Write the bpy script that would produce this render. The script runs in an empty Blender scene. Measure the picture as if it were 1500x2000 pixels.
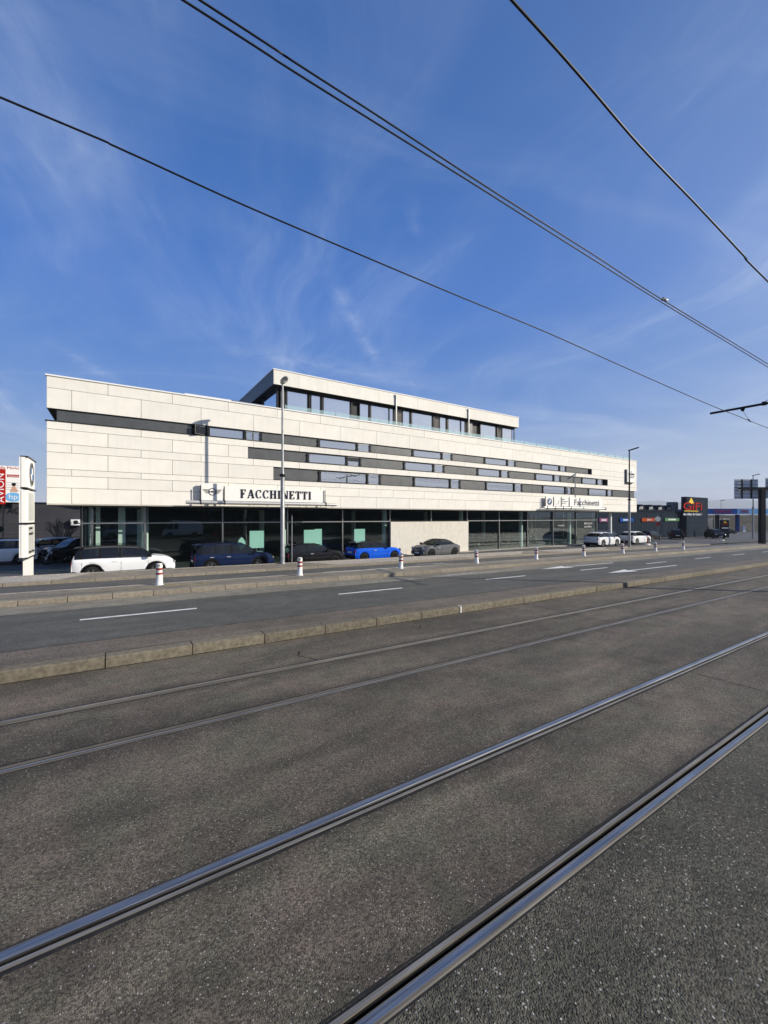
import bpy, math, random
from mathutils import Vector, Matrix
random.seed(7)
R = math.radians
SC = bpy.context.scene
COL = SC.collection

# ------------------------------------------------------------------ camera
CAMH = 3.0
YAW = R(56.98)                      # angle between the tram line (X) and the view
SLOPE = 0.0127                      # the street falls gently towards +X
cam_d = bpy.data.cameras.new('camera')
cam = bpy.data.objects.new('camera', cam_d); COL.objects.link(cam)
cam.location = (0, 0, CAMH)
cam.rotation_euler = (R(90), 0, YAW - R(90))
cam_d.sensor_fit = 'HORIZONTAL'; cam_d.sensor_width = 36.0
cam_d.lens = 36.0 * 805 / 1500
cam_d.shift_y = 10 / 1500
cam_d.clip_start = 0.05; cam_d.clip_end = 30000
SC.camera = cam
SC.render.resolution_x = 768; SC.render.resolution_y = 1024

# ------------------------------------------------------------------ world
SUN_EL = R(24.2)
SUN_V = Vector((0.768, -0.64, 0)).normalized()      # horizontal direction towards the sun
world = bpy.data.worlds.new('World'); SC.world = world; world.use_nodes = True
nt = world.node_tree; N = nt.nodes; L = nt.links
for n in list(N): N.remove(n)
w_out = N.new('ShaderNodeOutputWorld'); w_bg = N.new('ShaderNodeBackground')
sky = N.new('ShaderNodeTexSky'); sky.sky_type = 'NISHITA'; sky.sun_disc = False
sky.sun_elevation = SUN_EL
sky.sun_rotation = math.atan2(SUN_V.x, SUN_V.y)
sky.altitude = 400; sky.air_density = 1.25; sky.dust_density = 0.45; sky.ozone_density = 3.0
hsv = N.new('ShaderNodeHueSaturation'); hsv.inputs['Saturation'].default_value = 1.12
hsv.inputs['Value'].default_value = 1.0
L.new(sky.outputs[0], hsv.inputs['Color'])
tc = N.new('ShaderNodeTexCoord')
def wmath(op, a, b=None, clamp=False):
    m = N.new('ShaderNodeMath'); m.operation = op; m.use_clamp = clamp
    for i, v in enumerate((a, b)):
        if v is None: continue
        if isinstance(v, (int, float)): m.inputs[i].default_value = v
        else: L.new(v, m.inputs[i])
    return m.outputs[0]
sep = N.new('ShaderNodeSeparateXYZ'); L.new(tc.outputs['Generated'], sep.inputs[0])
zc = wmath('ADD', wmath('MAXIMUM', sep.outputs[2], 0.0), 0.10)
cx_ = wmath('DIVIDE', sep.outputs[0], zc); cy_ = wmath('DIVIDE', sep.outputs[1], zc)
comb0 = N.new('ShaderNodeCombineXYZ'); L.new(cx_, comb0.inputs[0]); L.new(cy_, comb0.inputs[1])
warp = N.new('ShaderNodeTexNoise'); warp.inputs['Scale'].default_value = 0.55; warp.inputs['Detail'].default_value = 2
L.new(comb0.outputs[0], warp.inputs['Vector'])
wsub = N.new('ShaderNodeVectorMath'); wsub.operation = 'SUBTRACT'; L.new(warp.outputs['Color'], wsub.inputs[0]); wsub.inputs[1].default_value = (0.5, 0.5, 0.5)
wscl = N.new('ShaderNodeVectorMath'); wscl.operation = 'SCALE'; L.new(wsub.outputs[0], wscl.inputs[0]); wscl.inputs['Scale'].default_value = 1.5
comb = N.new('ShaderNodeVectorMath'); comb.operation = 'ADD'; L.new(comb0.outputs[0], comb.inputs[0]); L.new(wscl.outputs[0], comb.inputs[1])
def wcloud(rot, scl, scale, detail, lo, hi, dist, rough=0.6, off=(0, 0, 0)):
    mp = N.new('ShaderNodeMapping'); mp.vector_type = 'TEXTURE'; mp.inputs['Rotation'].default_value = (0, 0, R(rot))
    mp.inputs['Scale'].default_value = scl; mp.inputs['Location'].default_value = off
    L.new(comb.outputs[0], mp.inputs[0])
    nz = N.new('ShaderNodeTexNoise'); nz.inputs['Scale'].default_value = scale
    nz.inputs['Detail'].default_value = detail; nz.inputs['Roughness'].default_value = rough
    nz.inputs['Distortion'].default_value = dist
    L.new(mp.outputs[0], nz.inputs['Vector'])
    mr = N.new('ShaderNodeMapRange'); mr.interpolation_type = 'SMOOTHSTEP'
    mr.inputs['From Min'].default_value = lo; mr.inputs['From Max'].default_value = hi
    L.new(nz.outputs[0], mr.inputs['Value'])
    return mr.outputs[0]
c_wide = wcloud(75, (1.6, 0.8, 1), 0.9, 5, 0.40, 0.78, 0.6, off=(1.1, 0.2, 0))
c_fine = wcloud(66, (2.0, 0.50, 1), 0.8, 12, 0.44, 0.76, 0.7, 0.68, off=(0.3, 5.2, 0))
c_far = wcloud(-20, (3.4, 0.6, 1), 0.9, 8, 0.44, 0.74, 0.8, 0.6, off=(7, 2, 0))
cl = wmath('MULTIPLY', c_wide, 0.09)
cl = wmath('ADD', cl, wmath('MULTIPLY', wmath('MULTIPLY', c_fine, wmath('ADD', wmath('MULTIPLY', c_wide, 0.9), 0.20)), 0.50))
cl = wmath('ADD', cl, wmath('MULTIPLY', c_far, 0.10))
hz = N.new('ShaderNodeMapRange'); hz.interpolation_type = 'SMOOTHSTEP'
hz.inputs['From Min'].default_value = 0.30; hz.inputs['From Max'].default_value = 0.0
hz.inputs['To Min'].default_value = 0.0; hz.inputs['To Max'].default_value = 0.95
L.new(sep.outputs[2], hz.inputs['Value'])
sdot = wmath('ADD', wmath('MULTIPLY', sep.outputs[0], SUN_V.x), wmath('MULTIPLY', sep.outputs[1], SUN_V.y))
glow = wmath('POWER', wmath('ADD', wmath('MULTIPLY', sdot, 0.5), 0.5, clamp=True), 2.0)      # brighter air on the sun's side
cl = wmath('ADD', cl, wmath('MULTIPLY', wmath('MULTIPLY', hz.outputs[0], glow), wmath('ADD', wmath('MULTIPLY', c_far, 0.5), 0.45)))
cl = wmath('ADD', cl, wmath('MULTIPLY', wmath('POWER', glow, 3.0), 0.75), clamp=True)
# old condensation trails: thin frayed bands between two directions of the sky
def sky_plane(u, v):
    x = (u - 750) * math.sin(YAW) + 805 * math.cos(YAW); y = -(u - 750) * math.cos(YAW) + 805 * math.sin(YAW); z = 1010 - v
    n_ = math.sqrt(x * x + y * y + z * z); return x / n_ / (z / n_ + 0.10), y / n_ / (z / n_ + 0.10)
c_fray = wcloud(10, (0.5, 0.5, 1), 5.0, 8, 0.36, 0.66, 0.8)
for (pa, pb, wd_, amp) in (((632, 520), (752, 735), 0.050, 0.20), ((430, 680), (880, 765), 0.16, 0.13), ((90, 660), (240, 755), 0.075, 0.13), ((800, 372), (815, 470), 0.03, 0.08)):
    ax, ay = sky_plane(*pa); bx_, by_ = sky_plane(*pb); ln_ = math.hypot(bx_ - ax, by_ - ay); dx_, dy_ = (bx_ - ax) / ln_, (by_ - ay) / ln_
    px_ = wmath('SUBTRACT', cx_, ax); py_ = wmath('SUBTRACT', cy_, ay)
    al = wmath('DIVIDE', wmath('ADD', wmath('MULTIPLY', px_, dx_), wmath('MULTIPLY', py_, dy_)), ln_)
    ac_ = wmath('DIVIDE', wmath('ABSOLUTE', wmath('SUBTRACT', wmath('MULTIPLY', px_, dy_), wmath('MULTIPLY', py_, dx_))), wd_)
    across = wmath('SUBTRACT', 1.0, wmath('POWER', wmath('MINIMUM', ac_, 1.0), 0.7), clamp=True)
    along = wmath('SUBTRACT', 1.0, wmath('POWER', wmath('MINIMUM', wmath('ABSOLUTE', wmath('SUBTRACT', wmath('MULTIPLY', al, 2.0), 1.0)), 1.0), 3.0), clamp=True)
    cl = wmath('ADD', cl, wmath('MULTIPLY', wmath('MULTIPLY', across, along), wmath('MULTIPLY', wmath('ADD', c_fray, 0.25), amp)))
# clear-sky colour by height, blended with the physical sky
ramp = N.new('ShaderNodeValToRGB'); e = ramp.color_ramp.elements
e[0].position = 0.0; e[0].color = (0.33, 0.42, 0.54, 1); e[1].position = 0.95; e[1].color = (0.022, 0.095, 0.34, 1)
for p_, c_ in ((0.07, (0.25, 0.40, 0.64, 1)), (0.22, (0.065, 0.235, 0.66, 1)), (0.45, (0.022, 0.170, 0.62, 1)), (0.70, (0.018, 0.130, 0.46, 1))):
    q_ = e.new(p_); q_.color = c_
L.new(wmath('MAXIMUM', sep.outputs[2], 0.0), ramp.inputs[0])
rs = N.new('ShaderNodeVectorMath'); rs.operation = 'SCALE'; L.new(ramp.outputs[0], rs.inputs[0]); rs.inputs['Scale'].default_value = 7.6
blend = N.new('ShaderNodeMix'); blend.data_type = 'RGBA'; blend.inputs['Factor'].default_value = 0.90
L.new(hsv.outputs[0], blend.inputs[6]); L.new(rs.outputs[0], blend.inputs[7])
mixc = N.new('ShaderNodeMix'); mixc.data_type = 'RGBA'
L.new(cl, mixc.inputs['Factor']); L.new(blend.outputs[2], mixc.inputs[6])
mixc.inputs[7].default_value = (6.2, 6.9, 8.0, 1)
L.new(mixc.outputs[2], w_bg.inputs[0]); w_bg.inputs[1].default_value = 0.095
L.new(w_bg.outputs[0], w_out.inputs[0])

sun_d = bpy.data.lights.new('sun', 'SUN'); sun_d.energy = 4.9; sun_d.angle = R(0.5); sun_d.color = (1.0, 0.93, 0.80)
sun = bpy.data.objects.new('sun', sun_d); COL.objects.link(sun)
sv = Vector((SUN_V.x * math.cos(SUN_EL), SUN_V.y * math.cos(SUN_EL), math.sin(SUN_EL)))
sun.rotation_euler = sv.to_track_quat('Z', 'Y').to_euler(); sun.location = sv * 60

SC.view_settings.view_transform = 'Standard'; SC.view_settings.look = 'None'
SC.view_settings.exposure = 0.41; SC.view_settings.gamma = 1.0; SC.view_settings.use_curve_mapping = False
SC.render.engine = 'CYCLES'
SC.cycles.max_bounces = 8; SC.cycles.transparent_max_bounces = 16
SC.cycles.sample_clamp_indirect = 4.0; SC.cycles.caustics_reflective = False; SC.cycles.caustics_refractive = False

# ------------------------------------------------------------------ helpers
def gz(x): return -SLOPE * x

class MB:
    """collects polygons, then links them as one mesh object"""
    def __init__(s): s.v = []; s.f = []; s.m = []; s.sm = []
    def add(s, vs, fs, m=0, smooth=False):
        b = len(s.v); s.v += [tuple(v) for v in vs]
        for f in fs: s.f.append(tuple(b + i for i in f)); s.m.append(m); s.sm.append(smooth)
        return s
    def box(s, x0, x1, y0, y1, z0, z1, m=0):
        vs = [(x, y, z) for z in (z0, z1) for y in (y0, y1) for x in (x0, x1)]
        return s.add(vs, [(0, 2, 3, 1), (4, 5, 7, 6), (0, 1, 5, 4), (2, 6, 7, 3), (0, 4, 6, 2), (1, 3, 7, 5)], m)
    def tbox(s, x0, x1, y0, y1, z0, z1, m=0):
        """box whose ends follow the slope of the street"""
        vs = [(x, y, z + gz(x)) for z in (z0, z1) for y in (y0, y1) for x in (x0, x1)]
        return s.add(vs, [(0, 2, 3, 1), (4, 5, 7, 6), (0, 1, 5, 4), (2, 6, 7, 3), (0, 4, 6, 2), (1, 3, 7, 5)], m)
    def quad(s, pts, m=0): return s.add(pts, [tuple(range(len(pts)))], m)
    def tube(s, pts, r, n=8, m=0, cap=True, smooth=True):
        pts = [Vector(p) for p in pts]
        rs = r if isinstance(r, (list, tuple)) else [r] * len(pts)
        vs = []; fs = []
        for i, p in enumerate(pts):
            d = (pts[min(i + 1, len(pts) - 1)] - pts[max(i - 1, 0)])
            d = d.normalized() if d.length > 1e-9 else Vector((0, 0, 1))
            a = d.cross(Vector((0, 0, 1)) if abs(d.z) < 0.9 else Vector((1, 0, 0))).normalized(); b = d.cross(a)
            for k in range(n):
                t = 2 * math.pi * k / n
                vs.append(p + (a * math.cos(t) + b * math.sin(t)) * rs[i])
        for i in range(len(pts) - 1):
            for k in range(n):
                fs.append((i * n + k, i * n + (k + 1) % n, (i + 1) * n + (k + 1) % n, (i + 1) * n + k))
        s.add(vs, fs, m, smooth)
        if cap:
            s.add(vs[:n], [tuple(range(n))], m); s.add(vs[-n:], [tuple(range(n))], m)
        return s
    def disc(s, c, r, axis='y', n=24, m=0, r2=None, a0=0.0, a1=2 * math.pi, d=0.0):
        """flat disc, ring or sector facing an axis"""
        vs = []; k = n
        for i in range(k + 1):
            t = a0 + (a1 - a0) * i / k
            for rr in ((r2 or 0.0), r):
                u, w = rr * math.cos(t), rr * math.sin(t)
                vs.append((c[0] + u, c[1], c[2] + w) if axis == 'y' else (c[0], c[1] + u, c[2] + w))
        fs = [(2 * i, 2 * i + 1, 2 * i + 3, 2 * i + 2) for i in range(k)]
        return s.add(vs, fs, m)
    def mesh(s, name, mats):
        me = bpy.data.meshes.new(name); me.from_pydata(s.v, [], s.f)
        for mt in (mats if isinstance(mats, (list, tuple)) else [mats]): me.materials.append(mt)
        me.polygons.foreach_set('material_index', s.m); me.polygons.foreach_set('use_smooth', s.sm)
        me.update(); return me
    def build(s, name, mats, parent=None, local=False):
        return link(name, s.mesh(name, mats), parent, local)

def wloc(o):
    v = Vector((0, 0, 0))
    while o is not None: v += Vector(o.location); o = o.parent
    return v
def link(name, me, parent=None, local=False):
    o = bpy.data.objects.new(name, me); COL.objects.link(o)
    if parent is not None:
        o.parent = parent
        if not local: o.location = -wloc(parent)       # mesh given in world coordinates
    return o
def tag(o, label, cat, group=None):
    o['label'] = label; o['category'] = cat
    if group: o['group'] = group
    return o
def struct(o): o['kind'] = 'structure'; return o
def stuff(o): o['kind'] = 'stuff'; return o
def thing(name, label, cat, loc=(0, 0, 0), rz=0.0, group=None):
    o = bpy.data.objects.new(name, None); COL.objects.link(o); o.empty_display_size = 0.2
    o.location = loc; o.rotation_euler = (0, 0, rz)
    return tag(o, label, cat, group)
def copy_tree(o, parent=None):
    c = o.copy(); COL.objects.link(c); c.parent = parent
    for ch in list(o.children): copy_tree(ch, c)
    return c

# ------------------------------------------------------------------ materials
def newmat(name):
    m = bpy.data.materials.new(name); m.use_nodes = True
    return m, m.node_tree.nodes, m.node_tree.links, m.node_tree.nodes['Principled BSDF']
def mat_rail(name, col, rough, metal):
    """steel worn in fine lengthwise bands"""
    m, n, l, b = newmat(name); t = n.new('ShaderNodeTexCoord'); b.inputs['Metallic'].default_value = metal
    def nz(sc, s3, det=5):
        mp = n.new('ShaderNodeMapping'); mp.inputs['Scale'].default_value = s3; l.new(t.outputs['Object'], mp.inputs[0])
        z = n.new('ShaderNodeTexNoise'); z.inputs['Scale'].default_value = sc; z.inputs['Detail'].default_value = det; l.new(mp.outputs[0], z.inputs['Vector']); return z.outputs[0]
    def rg(v, lo, hi):
        q = n.new('ShaderNodeMapRange'); q.inputs['From Min'].default_value = .3; q.inputs['From Max'].default_value = .7; q.inputs['To Min'].default_value = lo; q.inputs['To Max'].default_value = hi; l.new(v, q.inputs['Value']); return q.outputs[0]
    vm = n.new('ShaderNodeVectorMath'); vm.operation = 'SCALE'; vm.inputs[0].default_value = col
    mu = n.new('ShaderNodeMath'); mu.operation = 'MULTIPLY'; l.new(rg(nz(1, (0.5, 95, 95)), 0.62, 1.3), mu.inputs[0]); l.new(rg(nz(2.2, (1, 6, 6)), 0.8, 1.1), mu.inputs[1])
    l.new(mu.outputs[0], vm.inputs['Scale']); l.new(vm.outputs[0], b.inputs['Base Color']); l.new(rg(nz(1, (0.4, 70, 70)), rough * .75, rough * 1.35), b.inputs['Roughness'])
    return m
def mat(name, col, rough=0.6, metal=0.0, var=0.12, scale=6.0, bump=0.0, bscale=40.0, objvar=0.0, coat=0.0, spec=0.22, stain=0.0):
    m, n, l, b = newmat(name)
    b.inputs['Roughness'].default_value = rough; b.inputs['Metallic'].default_value = metal
    b.inputs['Coat Weight'].default_value = coat; b.inputs['Coat Roughness'].default_value = 0.03
    b.inputs['Specular IOR Level'].default_value = spec
    t = n.new('ShaderNodeTexCoord')
    nz = n.new('ShaderNodeTexNoise'); nz.inputs['Scale'].default_value = scale; nz.inputs['Detail'].default_value = 6
    l.new(t.outputs['Object'], nz.inputs['Vector'])
    mr = n.new('ShaderNodeMapRange'); mr.inputs['From Min'].default_value = 0.3; mr.inputs['From Max'].default_value = 0.7
    mr.inputs['To Min'].default_value = 1 - var; mr.inputs['To Max'].default_value = 1 + var * 0.5
    l.new(nz.outputs[0], mr.inputs['Value'])
    fac = mr.outputs[0]
    if objvar:
        oi = n.new('ShaderNodeObjectInfo')
        m2 = n.new('ShaderNodeMapRange'); m2.inputs['To Min'].default_value = 1 - objvar; m2.inputs['To Max'].default_value = 1 + objvar * 0.5
        l.new(oi.outputs['Random'], m2.inputs['Value'])
        mm = n.new('ShaderNodeMath'); mm.operation = 'MULTIPLY'; l.new(fac, mm.inputs[0]); l.new(m2.outputs[0], mm.inputs[1]); fac = mm.outputs[0]
    if stain:
        # rain streaks: noise stretched along the vertical
        mp = n.new('ShaderNodeMapping'); mp.inputs['Scale'].default_value = (3.0, 3.0, 0.25); l.new(t.outputs['Object'], mp.inputs[0])
        n3 = n.new('ShaderNodeTexNoise'); n3.inputs['Scale'].default_value = 1.4; n3.inputs['Detail'].default_value = 5; l.new(mp.outputs[0], n3.inputs['Vector'])
        m3 = n.new('ShaderNodeMapRange'); m3.inputs['From Min'].default_value = 0.35; m3.inputs['From Max'].default_value = 0.7
        m3.inputs['To Min'].default_value = 1.0; m3.inputs['To Max'].default_value = 1 - stain; l.new(n3.outputs[0], m3.inputs['Value'])
        mm = n.new('ShaderNodeMath'); mm.operation = 'MULTIPLY'; l.new(fac, mm.inputs[0]); l.new(m3.outputs[0], mm.inputs[1]); fac = mm.outputs[0]
    vm = n.new('ShaderNodeVectorMath'); vm.operation = 'SCALE'; vm.inputs[0].default_value = col
    l.new(fac, vm.inputs['Scale']); l.new(vm.outputs[0], b.inputs['Base Color'])
    if bump:
        n2 = n.new('ShaderNodeTexNoise'); n2.inputs['Scale'].default_value = bscale; n2.inputs['Detail'].default_value = 4
        l.new(t.outputs['Object'], n2.inputs['Vector'])
        bp = n.new('ShaderNodeBump'); bp.inputs['Strength'].default_value = bump; bp.inputs['Distance'].default_value = 0.01
        l.new(n2.outputs[0], bp.inputs['Height']); l.new(bp.outputs[0], b.inputs['Normal'])
    return m

def asphalt(name, col, tint, grain=95.0, speck=0.5, bump=0.9, patch=0.30, wear=0.0, rails=False):
    """coarse aggregate in bitumen: stones of differing grey, a few bright chips, worn and stained areas"""
    m, n, l, b = newmat(name)
    t = n.new('ShaderNodeTexCoord')
    def noise(sc, det=4, vec=None, rough=0.55, dist=0.0):
        z = n.new('ShaderNodeTexNoise'); z.inputs['Scale'].default_value = sc; z.inputs['Detail'].default_value = det
        z.inputs['Roughness'].default_value = rough; z.inputs['Distortion'].default_value = dist
        l.new(vec or t.outputs['Object'], z.inputs['Vector']); return z.outputs[0]
    def rng(v, a, b_, c, d):
        r = n.new('ShaderNodeMapRange'); r.interpolation_type = 'SMOOTHSTEP'
        for k, x in zip(('From Min', 'From Max', 'To Min', 'To Max'), (a, b_, c, d)): r.inputs[k].default_value = x
        l.new(v, r.inputs['Value']); return r.outputs[0]
    def mul(a, b_):
        q = n.new('ShaderNodeMath'); q.operation = 'MULTIPLY'
        for i, x in enumerate((a, b_)):
            if isinstance(x, float): q.inputs[i].default_value = x
            else: l.new(x, q.inputs[i])
        return q.outputs[0]
    v = n.new('ShaderNodeTexVoronoi'); v.inputs['Scale'].default_value = grain; l.new(t.outputs['Object'], v.inputs['Vector'])
    sepc = n.new('ShaderNodeSeparateColor'); l.new(v.outputs['Color'], sepc.inputs[0])
    stone = rng(sepc.outputs[0], 0.0, 1.0, 0.45, 1.55)
    fine = rng(noise(grain * 2.2, 3), 0.3, 0.7, 0.78, 1.22)
    mp = n.new('ShaderNodeMapping'); mp.inputs['Scale'].default_value = (0.35, 1.5, 1); l.new(t.outputs['Object'], mp.inputs[0])
    big = rng(noise(0.55, 6, mp.outputs[0], 0.6, 0.6), 0.3, 0.72, 1 - patch, 1 + patch)
    mid = rng(noise(2.3, 6), 0.3, 0.7, 0.86, 1.12)
    f = mul(mul(stone, fine), mul(big, mid))
    if wear:
        mp2 = n.new('ShaderNodeMapping'); mp2.inputs['Scale'].default_value = (0.12, 2.2, 1); l.new(t.outputs['Object'], mp2.inputs[0])
        f = mul(f, rng(noise(1.1, 7, mp2.outputs[0], 0.62, 0.3), 0.45, 0.8, 1.0, 1.0 + wear))
    if rails:      # oily brake dust settles along the rails
        sp = n.new('ShaderNodeSeparateXYZ'); l.new(t.outputs['Object'], sp.inputs[0])
        for yr in (2.15, 3.73, 6.53, 8.01):
            a = n.new('ShaderNodeMath'); a.operation = 'SUBTRACT'; l.new(sp.outputs[1], a.inputs[0]); a.inputs[1].default_value = yr
            c = n.new('ShaderNodeMath'); c.operation = 'ABSOLUTE'; l.new(a.outputs[0], c.inputs[0])
            d = n.new('ShaderNodeMath'); d.operation = 'MULTIPLY'; l.new(c.outputs[0], d.inputs[0]); l.new(rng(noise(1.7, 5), 0.3, 0.7, 0.6, 1.5), d.inputs[1])
            f = mul(f, rng(d.outputs[0], 0.08, 0.42, 0.66, 1.0))
    vm = n.new('ShaderNodeVectorMath'); vm.operation = 'SCALE'
    mx = n.new('ShaderNodeMix'); mx.data_type = 'RGBA'
    mx.inputs[6].default_value = (*col, 1); mx.inputs[7].default_value = (*tint, 1)
    l.new(rng(noise(1.1, 5, dist=0.8), 0.35, 0.65, 0.0, 1.0), mx.inputs['Factor'])
    l.new(mx.outputs[2], vm.inputs[0]); l.new(f, vm.inputs['Scale'])
    # bright quartz chips
    v2 = n.new('ShaderNodeTexVoronoi'); v2.inputs['Scale'].default_value = grain * 0.75; l.new(t.outputs['Object'], v2.inputs['Vector'])
    s2 = n.new('ShaderNodeSeparateColor'); l.new(v2.outputs['Color'], s2.inputs[0])
    chip = mul(rng(s2.outputs[1], 0.90, 0.96, 0.0, speck), rng(v2.outputs['Distance'], 0.30, 0.42, 1.0, 0.0))
    m3 = n.new('ShaderNodeMix'); m3.data_type = 'RGBA'; l.new(chip, m3.inputs['Factor'])
    l.new(vm.outputs[0], m3.inputs[6]); m3.inputs[7].default_value = (0.42, 0.39, 0.36, 1)
    l.new(m3.outputs[2], b.inputs['Base Color'])
    l.new(rng(sepc.outputs[1], 0, 1, 0.62, 0.92), b.inputs['Roughness'])
    b.inputs['Specular IOR Level'].default_value = 0.35
    bp = n.new('ShaderNodeBump'); bp.inputs['Strength'].default_value = bump; bp.inputs['Distance'].default_value = 0.006
    l.new(mul(rng(v.outputs['Distance'], 0.0, 0.6, 1.0, 0.0), fine), bp.inputs['Height']); l.new(bp.outputs[0], b.inputs['Normal'])
    return m

M = {}
M['tram_asphalt'] = asphalt('tram_asphalt', (0.102, 0.091, 0.064), (0.124, 0.099, 0.075), 86, 0.9, 1.2, 0.34, 0.28, rails=True)
M['front_asphalt'] = asphalt('front_asphalt', (0.073, 0.069, 0.050), (0.084, 0.075, 0.056), 62, 0.9, 1.5, 0.26)
M['strip_asphalt'] = asphalt('strip_asphalt', (0.125, 0.107, 0.082), (0.145, 0.118, 0.094), 80, 0.4, 0.8, 0.18)
M['road_asphalt'] = asphalt('road_asphalt', (0.078, 0.078, 0.068), (0.084, 0.082, 0.072), 110, 0.2, 0.4, 0.14, 0.30)
M['gutter_asphalt'] = asphalt('gutter_asphalt', (0.185, 0.170, 0.135), (0.205, 0.185, 0.145), 90, 0.3, 0.5, 0.22, 0.35)
M['island_asphalt'] = asphalt('island_asphalt', (0.200, 0.180, 0.140), (0.225, 0.195, 0.150), 90, 0.4, 0.5, 0.15)
M['lane_asphalt'] = asphalt('lane_asphalt', (0.085, 0.084, 0.080), (0.095, 0.092, 0.086), 100, 0.2, 0.4, 0.15)
M['walk_asphalt'] = asphalt('walk_asphalt', (0.200, 0.180, 0.145), (0.225, 0.195, 0.155), 90, 0.3, 0.4, 0.14)
M['walk_concrete'] = asphalt('walk_concrete', (0.36, 0.33, 0.285), (0.40, 0.355, 0.30), 60, 0.2, 0.3, 0.10)
M['lot_asphalt'] = asphalt('lot_asphalt', (0.075, 0.074, 0.072), (0.085, 0.082, 0.08), 80, 0.2, 0.4, 0.16)
M['soil'] = mat('soil', (0.10, 0.095, 0.075), 0.95, var=0.3, scale=0.4)
M['kerb'] = mat('kerb', (0.190, 0.165, 0.122), 0.85, var=0.42, scale=9, bump=0.9, bscale=70, objvar=0.16)
M['kerb_pale'] = mat('kerb_pale', (0.265, 0.232, 0.182), 0.85, var=0.30, scale=8, bump=0.7, bscale=70, objvar=0.16)
M['joint'] = mat('joint', (0.03, 0.027, 0.022), 0.95, var=0.4)
M['moss'] = mat('moss', (0.045, 0.042, 0.024), 1.0, var=0.6, scale=14, bump=1.0, bscale=90)
M['paint'] = mat('paint', (0.74, 0.73, 0.70), 0.6, var=0.22, scale=5, bump=0.3, bscale=90)
M['paint_worn'] = mat('paint_worn', (0.36, 0.35, 0.33), 0.7, var=0.5, scale=7)
M['paint_yellow'] = mat('paint_yellow', (0.46, 0.34, 0.14), 0.7, var=0.5, scale=9)
M['rail'] = mat_rail('rail', (0.42, 0.40, 0.375), 0.33, 0.95)
M['rail_side'] = mat_rail('rail_side', (0.115, 0.102, 0.085), 0.65, 0.1)
M['rail_lip'] = mat_rail('rail_lip', (0.30, 0.275, 0.235), 0.45, 0.6)
M['groove'] = mat('groove', (0.006, 0.006, 0.006), 0.9)
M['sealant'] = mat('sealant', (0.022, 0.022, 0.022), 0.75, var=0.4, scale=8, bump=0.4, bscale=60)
M['panel'] = mat('panel', (0.785, 0.75, 0.675), 0.72, var=0.05, scale=1.6, bump=0.05, bscale=30, objvar=0.05, stain=0.05)
M['coping'] = mat('coping', (0.80, 0.79, 0.76), 0.45, var=0.05)
M['wall_dark'] = mat('wall_dark', (0.035, 0.036, 0.038), 0.7)
M['joint_shade'] = mat('joint_shade', (0.13, 0.123, 0.11), 0.9)
M['plaster'] = mat('plaster', (0.68, 0.64, 0.56), 0.85, var=0.08, scale=3.5, bump=0.2, bscale=50, stain=0.06)
M['grey_metal'] = mat('grey_metal', (0.105, 0.108, 0.110), 0.42, metal=0.35, var=0.15, scale=2)
M['slate_metal'] = mat('slate_metal', (0.016, 0.021, 0.030), 0.9, var=0.1, scale=2, spec=0.03)
M['mullion'] = mat('mullion', (0.015, 0.015, 0.016), 0.4)
M['frame'] = mat('frame', (0.035, 0.036, 0.038), 0.4, metal=0.3)
M['alu'] = mat('alu', (0.30, 0.31, 0.31), 0.35, metal=0.8)
M['sign_white'] = mat('sign_white', (0.82, 0.80, 0.755), 0.5, var=0.03)
M['silver'] = mat('silver', (0.62, 0.61, 0.58), 0.32, metal=0.55, var=0.08)
M['letter'] = mat('letter', (0.012, 0.012, 0.014), 0.4)
M['letter_grey'] = mat('letter_grey', (0.07, 0.07, 0.075), 0.5)
M['letter_white'] = mat('letter_white', (0.80, 0.80, 0.80), 0.5)
M['logo_blue'] = mat('logo_blue', (0.05, 0.22, 0.55), 0.3)
M['galv'] = mat('galv', (0.33, 0.335, 0.335), 0.5, metal=0.45, var=0.25, scale=4)
M['dark_post'] = mat('dark_post', (0.020, 0.022, 0.026), 0.7, spec=0.05)
M['wire'] = mat('wire', (0.012, 0.012, 0.013), 0.5)
M['bollard_white'] = mat('bollard_white', (0.72, 0.71, 0.68), 0.5, var=0.2, scale=14)
M['bollard_red'] = mat('bollard_red', (0.30, 0.035, 0.025), 0.5, var=0.3, scale=12)
M['mint'] = mat('mint', (0.50, 0.74, 0.68), 0.6, var=0.05)
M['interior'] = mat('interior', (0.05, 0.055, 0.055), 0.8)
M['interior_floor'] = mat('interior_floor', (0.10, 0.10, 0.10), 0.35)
M['column'] = mat('column', (0.72, 0.73, 0.69), 0.6, var=0.05)
M['curtain'] = mat('curtain', (0.40, 0.36, 0.31), 0.9, var=0.3, scale=5)
M['slate_wall'] = mat('slate_wall', (0.022, 0.030, 0.044), 0.95, var=0.12, scale=0.7, spec=0.02)
M['back_wall'] = mat('back_wall', (0.040, 0.040, 0.047), 0.7, var=0.2, scale=0.5)
M['red'] = mat('red', (0.40, 0.018, 0.014), 0.8, spec=0.03)
M['yellow'] = mat('yellow', (0.80, 0.52, 0.02), 0.45)
M['orange'] = mat('orange', (0.30, 0.06, 0.02), 0.8, spec=0.03)
M['blue'] = mat('blue', (0.012, 0.075, 0.30), 0.8, spec=0.03)
M['light_blue'] = mat('light_blue', (0.16, 0.42, 0.72), 0.45)
M['green'] = mat('green', (0.04, 0.15, 0.05), 0.5)
M['purple'] = mat('purple', (0.16, 0.03, 0.12), 0.5)
M['skin'] = mat('skin', (0.55, 0.33, 0.24), 0.6)
M['bark'] = mat('bark', (0.16, 0.125, 0.095), 0.9, var=0.3, scale=20)
M['leaf'] = mat('leaf', (0.055, 0.085, 0.025), 0.6, var=0.5, scale=3)
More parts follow.
